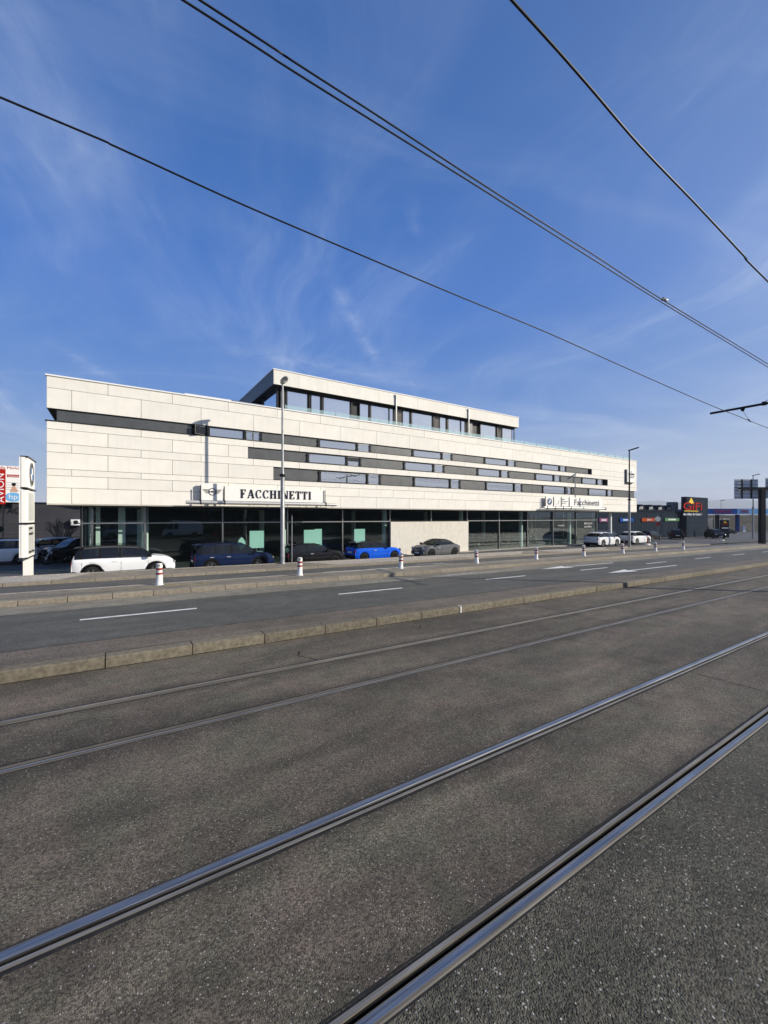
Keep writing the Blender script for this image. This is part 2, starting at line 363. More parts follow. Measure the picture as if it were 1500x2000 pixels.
M['leaf_dry'] = mat('leaf_dry', (0.20, 0.19, 0.10), 0.7, var=0.4, scale=3)
M['tyre'] = mat('tyre', (0.012, 0.012, 0.012), 0.8)
M['rim'] = mat('rim', (0.30, 0.30, 0.31), 0.3, metal=0.8)
M['rim_dark'] = mat('rim_dark', (0.03, 0.03, 0.032), 0.3, metal=0.5)
M['trim'] = mat('trim', (0.012, 0.012, 0.013), 0.8, spec=0.04)
M['roof_black'] = mat('roof_black', (0.012, 0.012, 0.014), 0.15, coat=0.6)
M['canvas'] = mat('canvas', (0.018, 0.016, 0.018), 0.85)
M['lamp_glass'] = mat('lamp_glass', (0.55, 0.56, 0.56), 0.12, metal=0.3, coat=0.8)
M['tail'] = mat('tail', (0.22, 0.01, 0.01), 0.2, coat=0.8)
M['inlay'] = mat('inlay', (0.50, 0.50, 0.47), 0.6, var=0.1, scale=3)
M['board_back'] = mat('board_back', (0.62, 0.64, 0.66), 0.6, var=0.1, scale=3)
M['hill'] = mat('hill', (0.10, 0.13, 0.13), 1.0, var=0.1, scale=0.002)
def paintmat(name, col, metal=0.0):
    return mat(name, col, 0.5, metal=0.0, var=0.02, coat=0.6, spec=0.0)
M['car_white'] = paintmat('car_white', (0.74, 0.74, 0.74)); M['car_navy'] = paintmat('car_navy', (0.006, 0.014, 0.048))
M['car_black'] = paintmat('car_black', (0.010, 0.010, 0.012)); M['car_blue'] = paintmat('car_blue', (0.010, 0.10, 0.62), 0.3)
M['car_grey'] = paintmat('car_grey', (0.11, 0.112, 0.118), 0.4); M['car_silver'] = paintmat('car_silver', (0.42, 0.45, 0.48), 0.3)
M['car_red'] = paintmat('car_red', (0.35, 0.02, 0.02))

def glass_mat(name, tint, refl, base=(0.02, 0.022, 0.024), see=0.0, wob=0.0):
    """window glass: mirror share grows with the angle, the rest is seen through or dark"""
    m, n, l, b = newmat(name); n.remove(b); out = n['Material Output']
    gl = n.new('ShaderNodeBsdfGlossy'); gl.inputs['Color'].default_value = (*tint, 1); gl.inputs['Roughness'].default_value = 0.015
    tr = n.new('ShaderNodeBsdfTransparent'); tr.inputs['Color'].default_value = (0.90, 0.975, 0.95, 1)
    df = n.new('ShaderNodeBsdfDiffuse'); df.inputs['Color'].default_value = (*base, 1)
    mb = n.new('ShaderNodeMixShader'); mb.inputs[0].default_value = see; l.new(df.outputs[0], mb.inputs[1]); l.new(tr.outputs[0], mb.inputs[2])
    lw = n.new('ShaderNodeFresnel'); lw.inputs['IOR'].default_value = 1.52
    ad = n.new('ShaderNodeMath'); ad.operation = 'ADD'; ad.use_clamp = True; ad.inputs[1].default_value = refl; l.new(lw.outputs[0], ad.inputs[0])
    mx = n.new('ShaderNodeMixShader'); l.new(mb.outputs[0], mx.inputs[1]); l.new(gl.outputs[0], mx.inputs[2])
    ge = n.new('ShaderNodeNewGeometry'); fm = n.new('ShaderNodeMix'); l.new(ge.outputs['Backfacing'], fm.inputs['Factor'])
    l.new(ad.outputs[0], fm.inputs[2]); fm.inputs[3].default_value = 0.02; l.new(fm.outputs[0], mx.inputs[0])   # leaving the pane: hardly any mirror
    l.new(mx.outputs[0], out.inputs['Surface'])
    if wob:
        t = n.new('ShaderNodeTexCoord'); z = n.new('ShaderNodeTexNoise'); z.inputs['Scale'].default_value = 0.7; l.new(t.outputs['Object'], z.inputs['Vector'])
        bp = n.new('ShaderNodeBump'); bp.inputs['Strength'].default_value = wob; bp.inputs['Distance'].default_value = 0.02
        l.new(z.outputs[0], bp.inputs['Height']); l.new(bp.outputs[0], gl.inputs['Normal'])
    return m
M['office_glass'] = glass_mat('office_glass', (0.96, 0.95, 0.96), 0.50, (0.10, 0.105, 0.115), 0.0, 0.25)
M['pent_glass'] = glass_mat('pent_glass', (0.98, 0.97, 0.98), 0.70, (0.10, 0.105, 0.115), 0.0, 0.2)
M['shop_glass'] = glass_mat('shop_glass', (0.85, 0.92, 0.92), 0.05, (0.01, 0.02, 0.02), 0.97, 0.12)
M['rail_glass'] = glass_mat('rail_glass', (0.85, 1.0, 0.97), 0.10, (0.60, 0.72, 0.70), 0.80)
M['car_glass'] = glass_mat('car_glass', (0.9, 0.93, 0.95), 0.0, (0.008, 0.009, 0.011), 0.25)

# ------------------------------------------------------------------ text
def text_mesh(s, mats, w, h, depth=0.02, spacing=1.0):
    """text as a mesh w x h in the XZ plane, its lower left corner at 0,0, facing -Y"""
    cu = bpy.data.curves.new('lettering', 'FONT'); cu.body = s; cu.extrude = 0.5; cu.resolution_u = 3; cu.space_character = spacing
    ob = bpy.data.objects.new('lettering', cu); COL.objects.link(ob)
    dg = bpy.context.evaluated_depsgraph_get()
    me = bpy.data.meshes.new_from_object(ob.evaluated_get(dg)); bpy.data.objects.remove(ob); bpy.data.curves.remove(cu)
    xs = [v.co.x for v in me.vertices]; ys = [v.co.y for v in me.vertices]
    x0, x1, y0, y1 = min(xs), max(xs), min(ys), max(ys)
    for v in me.vertices:
        x, y, z = v.co
        v.co = ((x - x0) / (x1 - x0) * w, -z * depth, (y - y0) / (y1 - y0) * h)
    me.materials.clear(); me.materials.append(mats); me.update()
    return me
def text_obj(s, m, x, y, z, w, h, parent, name='lettering', depth=0.02, rot=0.0, base=None):
    me = text_mesh(s, m, w, h, depth)
    o = link(name, me, parent, True)
    o.location = Vector((x, y, z)) - wloc(parent)
    if rot: o.rotation_euler = (0, rot, 0)
    return o

def serif_word(mb, word, x0, z0, w, h, y, t):
    """upright roman capitals with slab serifs, drawn glyph by glyph"""
    def bx(a, b, c, d, gx, gw): mb.box(gx + a * gw, gx + b * gw, y - t, y, z0 + c * h, z0 + d * h)
    def dia(xa, xb, wd, za, zb, gx, gw):
        p = [(gx + xa * gw, z0 + za * h), (gx + (xa + wd) * gw, z0 + za * h), (gx + (xb + wd) * gw, z0 + zb * h), (gx + xb * gw, z0 + zb * h)]
        vs = [(a, y - t, b) for a, b in p] + [(a, y, b) for a, b in p]
        mb.add(vs, [(0, 1, 2, 3), (7, 6, 5, 4), (0, 4, 5, 1), (1, 5, 6, 2), (2, 6, 7, 3), (3, 7, 4, 0)])
    wid = {'F': 1.0, 'A': 1.25, 'C': 1.12, 'H': 1.25, 'I': 0.6, 'N': 1.25, 'E': 1.05, 'T': 1.1}
    tot = sum(wid[c] for c in word) + 0.22 * (len(word) - 1); k = w / tot; x = x0
    for c in word:
        gw = wid[c] * k; s = 0.17 * h / gw; e = 0.05 * h / gw; sf = 0.045
        if c in 'FE':
            bx(0.12, 0.12 + s, 0, 1, x, gw); bx(0, 0.24 + s, 0, sf, x, gw); bx(0, 0.9, 1 - sf, 1, x, gw)
            bx(0.12, 0.66, 0.48, 0.54, x, gw); bx(0.66 - e, 0.66, 0.40, 0.62, x, gw); bx(0.9 - e, 0.9, 0.76, 1, x, gw)
            if c == 'E': bx(0, 0.95, 0, sf, x, gw); bx(0.95 - e, 0.95, 0, 0.26, x, gw)
        elif c == 'A':
            dia(0.10, 0.46, e * 1.2, 0, 1, x, gw); dia(0.74, 0.42, s, 0, 1, x, gw); bx(0.22, 0.72, 0.30, 0.35, x, gw)
            bx(0, 0.26, 0, sf, x, gw); bx(0.62, 1.0, 0, sf, x, gw)
        elif c == 'C':
            n = 22
            for i in range(n):
                a0 = R(48) + R(264) * i / n; a1 = R(48) + R(264) * (i + 1) / n; q = []
                for a in (a0, a1):
                    th = 0.05 + 0.14 * max(0, -math.cos(a))
                    for rr in (0.5, 0.5 - th): q.append((x + gw * (0.5 + 0.92 * rr * math.cos(a)), z0 + h * (0.5 + (0.5 if rr == 0.5 else 0.5 - th * .8) * math.sin(a))))
                vs = [(a, y - t, b) for a, b in q] + [(a, y, b) for a, b in q]
                mb.add(vs, [(0, 1, 3, 2), (4, 6, 7, 5), (0, 2, 6, 4), (1, 5, 7, 3)])
            bx(0.82, 0.82 + e, 0.70, 1.0, x, gw); bx(0.82, 0.82 + e * .8, 0.04, 0.24, x, gw)
        elif c == 'H':
            bx(0.1, 0.1 + s, 0, 1, x, gw); bx(0.9 - s, 0.9, 0, 1, x, gw); bx(0.1 + s, 0.9 - s, 0.48, 0.53, x, gw)
            for a in (0, 0.8 - s):
                bx(a, a + 0.2 + s, 0, sf, x, gw); bx(a, a + 0.2 + s, 1 - sf, 1, x, gw)
        elif c == 'I':
            bx(0.5 - s / 2, 0.5 + s / 2, 0, 1, x, gw); bx(0.08, 0.92, 0, sf, x, gw); bx(0.08, 0.92, 1 - sf, 1, x, gw)
        elif c == 'N':
            bx(0.14, 0.14 + e, 0, 1, x, gw); bx(0.84, 0.84 + e, 0, 1, x, gw); dia(0.84 - s * .8, 0.10, s * 1.1, 0, 1, x, gw)
            bx(0.0, 0.3, 0, sf, x, gw); bx(0.0, 0.26, 1 - sf, 1, x, gw); bx(0.72, 1.0, 1 - sf, 1, x, gw)
        elif c == 'T':
            bx(0.5 - s / 2, 0.5 + s / 2, 0, 1, x, gw); bx(0.25, 0.75, 0, sf, x, gw); bx(0.02, 0.98, 1 - sf, 1, x, gw)
            bx(0.02, 0.02 + e, 0.74, 1, x, gw); bx(0.98 - e, 0.98, 0.74, 1, x, gw)
        x += gw + 0.22 * k

# ================================================================== GROUND
b = MB()
XS = (-9000, -60, 300, 9000); YS = (-9000, 9000)
b.add([(x, y, gz(min(max(x, -60), 300)) - 0.95) for y in YS for x in XS], [(0, 1, 5, 4), (1, 2, 6, 5), (2, 3, 7, 6)])
struct(b.build('ground', M['soil']))
X0, X1 = -60.0, 300.0
def strip(name, y0, y1, z, m, x0=X0, x1=X1, thick=0.0):
    b = MB()
    if thick: b.tbox(x0, x1, y0, y1, z - thick, z)
    else: b.quad([(x0, y0, z + gz(x0)), (x1, y0, z + gz(x1)), (x1, y1, z + gz(x1)), (x0, y1, z + gz(x0))])
    return struct(b.build(name, m))
# rails: (outer edge of head, direction of the groove)
RAILS = ((2.045, 1), (3.835, -1), (6.425, 1), (8.115, -1))
RW = 0.205
def rail_span(r): return (r[0], r[0] + RW) if r[1] > 0 else (r[0] - RW, r[0])
edges = [-60.0]
for r in RAILS: edges += list(rail_span(r))
edges.append(9.88)
for i in range(0, len(edges), 2):
    strip('tram_bed', edges[i], edges[i + 1], 0.0, M['front_asphalt'] if i == 0 else M['tram_asphalt'])

def make_rail(r, parent, nm='rail'):
    y, s = r; B = MB()
    def pr(pts, m, x0=X0, x1=X1):
        for (ya, za), (yb, zb) in zip(pts, pts[1:]):
            q = [(x0, y + s * ya, za + gz(x0)), (x1, y + s * ya, za + gz(x1)), (x1, y + s * yb, zb + gz(x1)), (x0, y + s * yb, zb + gz(x0))]
            if s < 0: q.reverse()
            B.quad(q, m)
    pr([(0.0, -0.06), (0.0, 0.001), (0.014, 0.001)], 3)                      # sealant outside the head
    if y < 5:
        pr([(0.014, -0.02), (0.014, 0.004), (0.024, 0.010), (0.040, 0.0130)], 4); pr([(0.040, 0.0130), (0.075, 0.0135), (0.096, 0.010), (0.106, 0.003), (0.108, -0.01)], 0)
    else:           # the little-used far track: only a narrow polished band
        pr([(0.014, -0.02), (0.014, 0.004), (0.024, 0.008), (0.055, 0.010)], 4); pr([(0.055, 0.010), (0.062, 0.0118), (0.084, 0.0118)], 0); pr([(0.084, 0.0118), (0.100, 0.006), (0.106, 0.000), (0.108, -0.01)], 4)
    pr([(0.108, -0.01), (0.112, -0.052), (0.150, -0.052), (0.153, -0.012)], 2)   # groove
    pr([(0.153, -0.012), (0.154, 0.006), (0.184, 0.007), (0.187, -0.01)], 1 if y < 5 else 4)     # lip
    pr([(0.187, -0.012), (0.187, 0.0), (0.205, -0.001), (0.205, -0.06)], 3)
    return B.build(nm, [M['rail'], M['rail_lip'], M['groove'], M['sealant'], M['rail_side']], parent)
for k, (a, lab) in enumerate(((0, 'near tram track of grooved steel rails sunk in the dark asphalt'), (2, 'far tram track of grooved steel rails beside the stone kerb'))):
    t = thing('tram_track', lab, 'tram track', (0, RAILS[a][0] + 0.8, 0), group='tram tracks in the street')
    make_rail(RAILS[a], t); make_rail(RAILS[a + 1], t)

# ragged bands beside the rails: sealant and a painted lip shadow; cracks and joints in the asphalt
def ragged(x0, x1, yc, w, z, m, name, step=0.25, amp=0.6, sl=0.0):
    b = MB(); n = int((x1 - x0) / step); up = []; lo = []
    for i in range(n + 1):
        x = x0 + (x1 - x0) * i / n; yy = yc + sl * (x - x0)
        up.append((x, yy + w * (0.5 + amp * random.random()), z + gz(x))); lo.append((x, yy - w * (0.5 + amp * random.random()), z + gz(x)))
    b.add(lo + up, [(i, i + 1, n + 2 + i, n + 1 + i) for i in range(n)])
    return b.build(name, m)
for y in (3.618, 2.258, 8.13, 7.90, 6.64):  # the band along the near rail's lip doubles as its shadow, painted dark
    struct(ragged(-6, 40, y, 0.009 if y != 3.618 else 0.014, 0.003, M['sealant'], 'sealant_and_lip_shade', 0.10, 0.8))
def crack(pts, w, name='asphalt_crack', z=0.003):
    b = MB(); P = []
    for (xa, ya), (xb, yb) in zip(pts, pts[1:]):
        n = max(2, int(math.hypot(xb - xa, yb - ya) / 0.09))
        for i in range(n): P.append((xa + (xb - xa) * i / n + random.uniform(-.018, .018), ya + (yb - ya) * i / n + random.uniform(-.018, .018)))
    P.append(pts[-1]); up = []; lo = []
    for i, (x, y) in enumerate(P):
        a = P[max(0, i - 1)]; c = P[min(len(P) - 1, i + 1)]; dx, dy = c[0] - a[0], c[1] - a[1]; q = math.hypot(dx, dy) or 1
        ww = w * random.uniform(0.3, 1.0)
        up.append((x - dy / q * ww, y + dx / q * ww, z + gz(x))); lo.append((x + dy / q * ww, y - dx / q * ww, z + gz(x)))
    n = len(P)
    b.add(lo + up, [(i, i + 1, n + i + 1, n + i) for i in range(n - 1)])
    return struct(b.build(name, M['joint']))
crack([(9.7, 3.86), (9.72, 6.4)], 0.010); crack([(9.75, 2.0), (9.7, 3.62)], 0.012); crack([(9.65, -2), (9.75, 2.02)], 0.012)
crack([(12.4, 6.65), (12.35, 7.9)], 0.018); crack([(12.4, 8.15), (12.5, 9.2), (12.45, 9.87)], 0.016)
crack([(3.6, 8.13), (3.35, 8.6), (3.5, 8.9)], 0.022); crack([(7.0, 9.0), (7.35, 9.35)], 0.018)
crack([(21.5, 6.65), (21.6, 7.9)], 0.014); crack([(2.1, 8.7), (2.9, 8.8)], 0.01)

# near kerb of granite stones
def kerb(name, yf, w, z0, z1, length, x0, n_single, m, far_end, group_name='kerb_stone'):
    base = MB(); base.tbox(x0, X1, yf + 0.012, yf + w - 0.004, z0 - 0.3, z1 - 0.012)
    root = struct(base.build(name, M['joint']))
    h = z1 - z0 + 0.12; c = 0.022; hl = length / 2 - 0.011
    prof = [(0, -h), (0, -c), (c * 0.9, 0), (w - 0.006, 0), (w - 0.006, -h)]
    K = MB(); vs = [(s * hl, p[0], p[1]) for s in (-1, 1) for p in prof]; n = len(prof)
    K.add(vs, [(i, i + 1, n + i + 1, n + i) for i in range(n - 1)] + [tuple(range(n - 1, -1, -1)), tuple(range(n, 2 * n))])
    me = K.mesh('kerb_stone', m)
    for i in range(n_single):
        xc = x0 + length * (i + 0.5)
        o = link('kerb_stone', me, root, True)
        o.location = (xc, yf + random.uniform(-.006, .006), z1 + gz(xc) + random.uniform(-.005, .005)); o.rotation_euler = (0, math.atan(SLOPE) + random.uniform(-.002, .002), random.uniform(-.002, .002))
    F = MB(); x = x0 + length * n_single
    while x < far_end:
        F.tbox(x + 0.006, x + length - 0.006, yf, yf + w - 0.006, z0 - 0.12, z1); x += length
    stuff(F.build('kerb_stone', m, root))
    return root
kerb('near_kerb', 9.88, 0.34, 0.0, 0.22, 1.59, -4.95, 44, M['kerb'], 290)
kerb('island_kerb', 16.80, 0.28, 0.22, 0.39, 1.22, -6.2, 56, M['kerb_pale'], 290)
kerb('pavement_kerb', 21.22, 0.22, 0.27, 0.40, 1.45, -8.0, 42, M['kerb_pale'], 62)
stuff(ragged(-6, 60, 9.862, 0.030, 0.004, M['moss'], 'moss_line', 0.08, 0.9))
strip('road_verge', 10.22, 11.27, 0.22, M['strip_asphalt'])
strip('road', 11.27, 15.42, 0.218, M['road_asphalt'])
strip('gutter', 15.42, 16.80, 0.22, M['gutter_asphalt'])
struct(ragged(-10, 90, 11.27, 0.016, 0.2235, M['joint'], 'road_seam', 0.12, 0.9))
strip('traffic_island', 17.08, 18.45, 0.39, M['island_asphalt'], thick=0.3)
strip('island_edging', 18.45, 18.58, 0.394, M['walk_concrete'], thick=0.3)
strip('cycle_lane', 18.58, 21.22, 0.27, M['lane_asphalt'])
# pavement in bays of asphalt and pale concrete with slanted ends
def bay(x0, x1, s0, s1, m):
    b = MB(); z = 0.40; ya, yb = 21.44, 23.42
    p = [(x0, ya), (x1, ya), (x1 + s1, yb), (x0 + s0, yb)]
    b.add([(x, y, z + gz(x)) for x, y in p] + [(x, y, z - 0.6 + gz(x)) for x, y in p], [(0, 1, 2, 3), (0, 4, 5, 1), (1, 5, 6, 2), (2, 6, 7, 3), (3, 7, 4, 0)])
    return struct(b.build('pavement', m))
bay(-60, -2.0, 0, 1.0, M['walk_concrete']); bay(-1.99, 10.6, 1.0, -1.2, M['walk_asphalt']); bay(10.61, 27.0, -1.2, 2.5, M['walk_concrete'])
bay(27.01, 33, 2.5, -2, M['walk_asphalt']); bay(33.01, 40, -2, 2, M['walk_concrete']); bay(40.01, 62, 2, 0, M['walk_asphalt'])
b = MB()     # pale edging stone at the back of the pavement
b.tbox(-60, 43, 23.42, 23.56, -0.3, 0.415); struct(b.build('pavement_edging', M['walk_concrete']))
# car park and forecourts: level in front of the showroom, following the street beyond it
def zcp(x): return -0.10 if x < 37.5 else gz(x) + 0.376
b = MB(); xs = [-60, 37.5, 300]; 
b.add([(x, y, zcp(x)) for y in (23.56, 140) for x in xs], [(0, 1, 4, 3), (1, 2, 5, 4)])
struct(b.build('car_park', M['lot_asphalt']))
b = MB(); b.add([(62, 21.22, zcp(62) + 0.004), (300, 21.22, zcp(300) + 0.004), (300, 23.57, zcp(300) + 0.004), (62, 23.57, zcp(62) + 0.004)], [(0, 1, 2, 3)])
struct(b.build('forecourt_apron', M['lot_asphalt']))
# pale paved strip beneath the glass front
b = MB(); b.box(18.0, 48.4, 26.6, 27.5, -0.4, -0.072); struct(b.build('terrace_path', M['walk_concrete']))
# painted markings
def paint(pts, z, m='paint', name='road_marking'):
    b = MB(); b.quad([(x, y, z + gz(x)) for x, y in pts]); return struct(b.build(name, M[m]))
for i in range(24):
    x = -0.82 + 7.76 * i; paint([(x, 13.70), (x + 2.9, 13.70), (x + 2.9, 13.84), (x, 13.84)], 0.223)
def arrow(xt, y, L_, side, m='paint'):
    b = MB(); z = 0.224
    P = [[(xt, y), (xt + 2.6, y - 0.42), (xt + 2.35, y - 0.07), (xt + 2.35, y + 0.07), (xt + 2.6, y + 0.42)], [(xt + 2.36, y - 0.07), (xt + L_, y - 0.07), (xt + L_, y + 0.07), (xt + 2.36, y + 0.07)]]
    for p in P: b.quad([(x, yy, z + gz(x)) for x, yy in p])
    return struct(b.build('arrow_marking', M[m]))
arrow(22.6, 12.27, 8.4, 1); arrow(20.9, 15.22, 7.8, 1)
paint([(8.9, 19.4), (15.2, 19.4), (15.2, 19.52), (8.9, 19.52)], 0.274); paint([(15.4, 20.1), (17.6, 20.0), (17.6, 20.2), (15.4, 20.2)], 0.274, 'paint_worn')
paint([(16.6, 19.75), (18.3, 19.8), (18.3, 19.95), (16.6, 19.95)], 0.274, 'paint_worn')
for (xa, ya, xb, yb) in ((0.3, 17.5, 1.6, 17.62), (1.5, 17.75, 2.5, 17.9), (2.3, 17.45, 3.2, 17.6), (2.9, 18.0, 3.8, 18.1), (-0.6, 17.6, 0.2, 17.7)):
    paint([(xa, ya), (xb, ya + .04), (xb - .1, yb), (xa + .1, yb - .02)], 0.3935, 'paint_yellow', 'worn_yellow_marking')
for (xa, xb, ya, yb) in ((9.5, 12.0, 15.5, 15.62), (11.5, 14.2, 15.62, 15.75), (13.8, 16.2, 15.72, 15.95)):
    paint([(xa, ya), (xb, ya + .05), (xb, yb), (xa, yb - .03)], 0.2235, 'paint_worn', 'worn_marking')
for x in (9.40,):                                    # white survey mark on the near kerb
    b = MB(); b.box(x - .025, x + .025, 9.865, 9.879, gz(x) + 0.01, gz(x) + 0.21); b.box(x - .025, x + .025, 9.879, 10.0, gz(x) + .221, gz(x) + .226); struct(b.build('kerb_mark', M['paint']))

# hills far away, faint above the roofs on the right
def hill(x0, y0, x1, y1, hs, name='hills', depth=600):
    b = MB(); n = len(hs); d = Vector((x1 - x0, y1 - y0, 0)); q = Vector((-d.y, d.x, 0)).normalized() * depth; vs = []
    for i, h in enumerate(hs):
        p = Vector((x0, y0, 0)) + d * (i / (n - 1))
        vs += [(p.x, p.y, -30), (p.x + q.x * .5, p.y + q.y * .5, h), (p.x + q.x, p.y + q.y, -30)]
    b.add(vs, [f for i in range(n - 1) for f in ((3 * i, 3 * i + 3, 3 * i + 4, 3 * i + 1), (3 * i + 1, 3 * i + 4, 3 * i + 5, 3 * i + 2))], 0, True)
    return struct(b.build(name, M['hill']))
hh = []
for i in range(60):
    t = i / 59; hh.append(260 * (0.35 + 0.65 * math.sin(math.pi * min(1, 0.12 + t * 0.8)) ** 0.8) + 14 * math.sin(t * 23) + 8 * math.sin(t * 61 + 2))
hill(6400, 4700, 7900, 600, hh)

# ================================================================== MAIN BUILDING
YF = 26.30; BX0, BX1 = -2.90, 55.2; YB = 42.0
Z = [3.66, 4.48, 5.09, 5.42, 6.26, 6.69, 7.41, 7.81, 8.44, 9.46, 10.05]
bld = thing('showroom_building', 'long cream-panelled car showroom and office building with strip windows and rooftop storey', 'building', ((BX0 + BX1) / 2, YF + 8, -0.1))
core = MB()
core.box(BX0 + .37, BX1 - .40, YF + .42, YB, 3.70, 10.0)
# storey slabs between the window strips, in front of the core
fill = [(BX0 + .03, BX1 - .03, Z[0], Z[3]), (BX0 + .03, 8.55, Z[3], Z[4]), (BX0 + .03, BX1 - .03, Z[4], Z[5]), (BX0 + .03, 6.93, Z[5], Z[6]), (48.45, BX1 - .03, Z[5], Z[6]),
        (BX0 + .03, BX1 - .03, Z[6], Z[7]), (45.15, BX1 - .03, Z[7], Z[8]), (BX0 + .03, BX1 - .03, Z[8], Z[10])]
for (a, c, z0, z1) in fill: core.box(a, c, YF + .035, YF + .42, z0 + .002, z1 - .002)
for (z0, z1) in ((Z[0], Z[3]), (Z[4], Z[7]), (Z[8], Z[10])): core.box(BX0 + .03, BX0 + .37, YF + .42, YB, z0 + .002, z1 - .002)
core.box(BX0 + .03, BX0 + .37, YF + .42, YB, Z[3] + .002, Z[4] - .002)
for (z0, z1) in ((Z[0], Z[3]), (Z[4], Z[10])): core.box(BX1 - .40, BX1 - .03, YF + .42, YB, z0 + .002, z1 - .002)
core.build('wall', M['joint_shade'], bld)
# side cladding left and right ends
for (xa_, z0, z1) in ((BX0, Z[0], Z[7]), (BX0, Z[8], Z[10]), (BX1 - .028, Z[0], Z[3]), (BX1 - .028, Z[4], Z[10])):
    sd = MB(); sd.box(xa_, xa_ + .028, YF + .032, YB, z0, z1); sd.build('side_cladding', M['panel'], bld)
# cladding panels: joints every 3.055 m, the rows staggered by half
G_ = 0.010
rows = [(0, 1, 'A'), (1, 2, 'B'), (2, 3, 'A'), (3, 4, 'B'), (4, 5, 'A'), (5, 6, 'B'), (6, 7, 'A'), (8, 9, 'A'), (9, 10, 'B'), (7, 8, 'A')]
pan_cache = {}
def panel(x0, x1, z0, z1):
    w = round(x1 - x0 - 2 * G_, 3); h = round(z1 - z0 - 2 * G_, 3)
    if w < 0.05: return
    if (w, h) not in pan_cache:
        c = MB(); c.box(-w / 2, w / 2, 0, .03, -h / 2, h / 2); pan_cache[(w, h)] = c.mesh('cladding_panel', M['panel'])
    o = link('cladding_panel', pan_cache[(w, h)], bld, True)
    o.location = Vector(((x0 + x1) / 2, YF + random.uniform(-.001, .001), (z0 + z1) / 2)) - wloc(bld)
for (i, j, s) in rows:
    off = -1.90 if s == 'A' else -0.36
    cuts = [BX0] + [off + 3.055 * k for k in range(20) if BX0 + .2 < off + 3.055 * k < BX1 - .2] + [BX1]
    lim = {(3, 4): [(BX0, 8.55)], (5, 6): [(BX0, 6.93), (48.45, BX1)], (7, 8): [(45.15, BX1)]}.get((i, j), [(BX0, BX1)])
    for a, c in zip(cuts, cuts[1:]):
        for (l0, l1) in lim:
            p, q = max(a, l0), min(c, l1)
            if q - p > 0.05: panel(p, q, Z[i], Z[j])
# copings, ledges and soffit
cp = MB(); cp.box(BX0 - .05, BX1 + .04, YF - .05, YF + .5, 10.05, 10.12); cp.box(BX0 - .05, BX0 + .45, YF + .5, YB, 10.05, 10.12); cp.box(BX1 - .45, BX1 + .04, YF + .5, YB, 10.05, 10.12)
cp.build('coping', M['coping'], bld)
lg = MB(); lg.box(BX0 - .06, 3.75, YF - .05, YF + .40, 7.812, 7.842); lg.box(BX0 - .06, BX0 + .36, YF + .40, YB, 7.812, 7.842)
for (a, c, z) in ((3.76, 45.15, 7.81), (6.95, 48.43, 6.69), (8.57, BX1 - .4, 5.42)): lg.box(a, c, YF - .03, YF + .40, z + .002, z + .028)
lg.box(BX1 - .4, BX1 + .03, YF - .03, YF + .6, 5.422, 5.448)
lg.build('sill', M['frame'], bld)
sf = MB(); sf.box(BX0, BX1, YF + .03, YB, 3.62, 3.658); sf.build('soffit', M['plaster'], bld)
rf = MB(); rf.box(BX0 + .5, BX1 - .5, YF + .5, YB, 9.6, 9.75); rf.build('roof', M['gutter_asphalt'], bld)

def window(x0, x1, z0, z1, y, parent, fm, gm, fw=0.045, name='window'):
    f = MB()
    for (a, c, p, q) in ((x0, x1, z0, z0 + fw), (x0, x1, z1 - fw, z1), (x0, x0 + fw, z0 + fw, z1 - fw), (x1 - fw, x1, z0 + fw, z1 - fw)): f.box(a, c, y - .03, y + .04, p, q)
    o = f.build(name, fm, parent)
    g = MB(); g.box(x0 + fw, x1 - fw, y, y + .012, z0 + fw, z1 - fw); g.build('pane', gm, o)
    return o
def mullion(x, z0, z1, w=0.13, y=YF + .03, parent=bld):
    m = MB(); m.box(x - w / 2, x + w / 2, y, y + .3, z0, z1); m.box(x - w / 2 - .03, x + w / 2 + .03, y - .02, y - .001, z0 + .08, z0 + .16); m.box(x - w / 2 - .03, x + w / 2 + .03, y - .02, y - .001, z1 - .16, z1 - .08)
    m.build('mullion', M['mullion'], parent)
def infill(x0, x1, z0, z1):
    m = MB(); m.box(x0, x1, YF + .10, YF + .30, z0, z1); m.build('infill_panel', M['grey_metal'], bld)
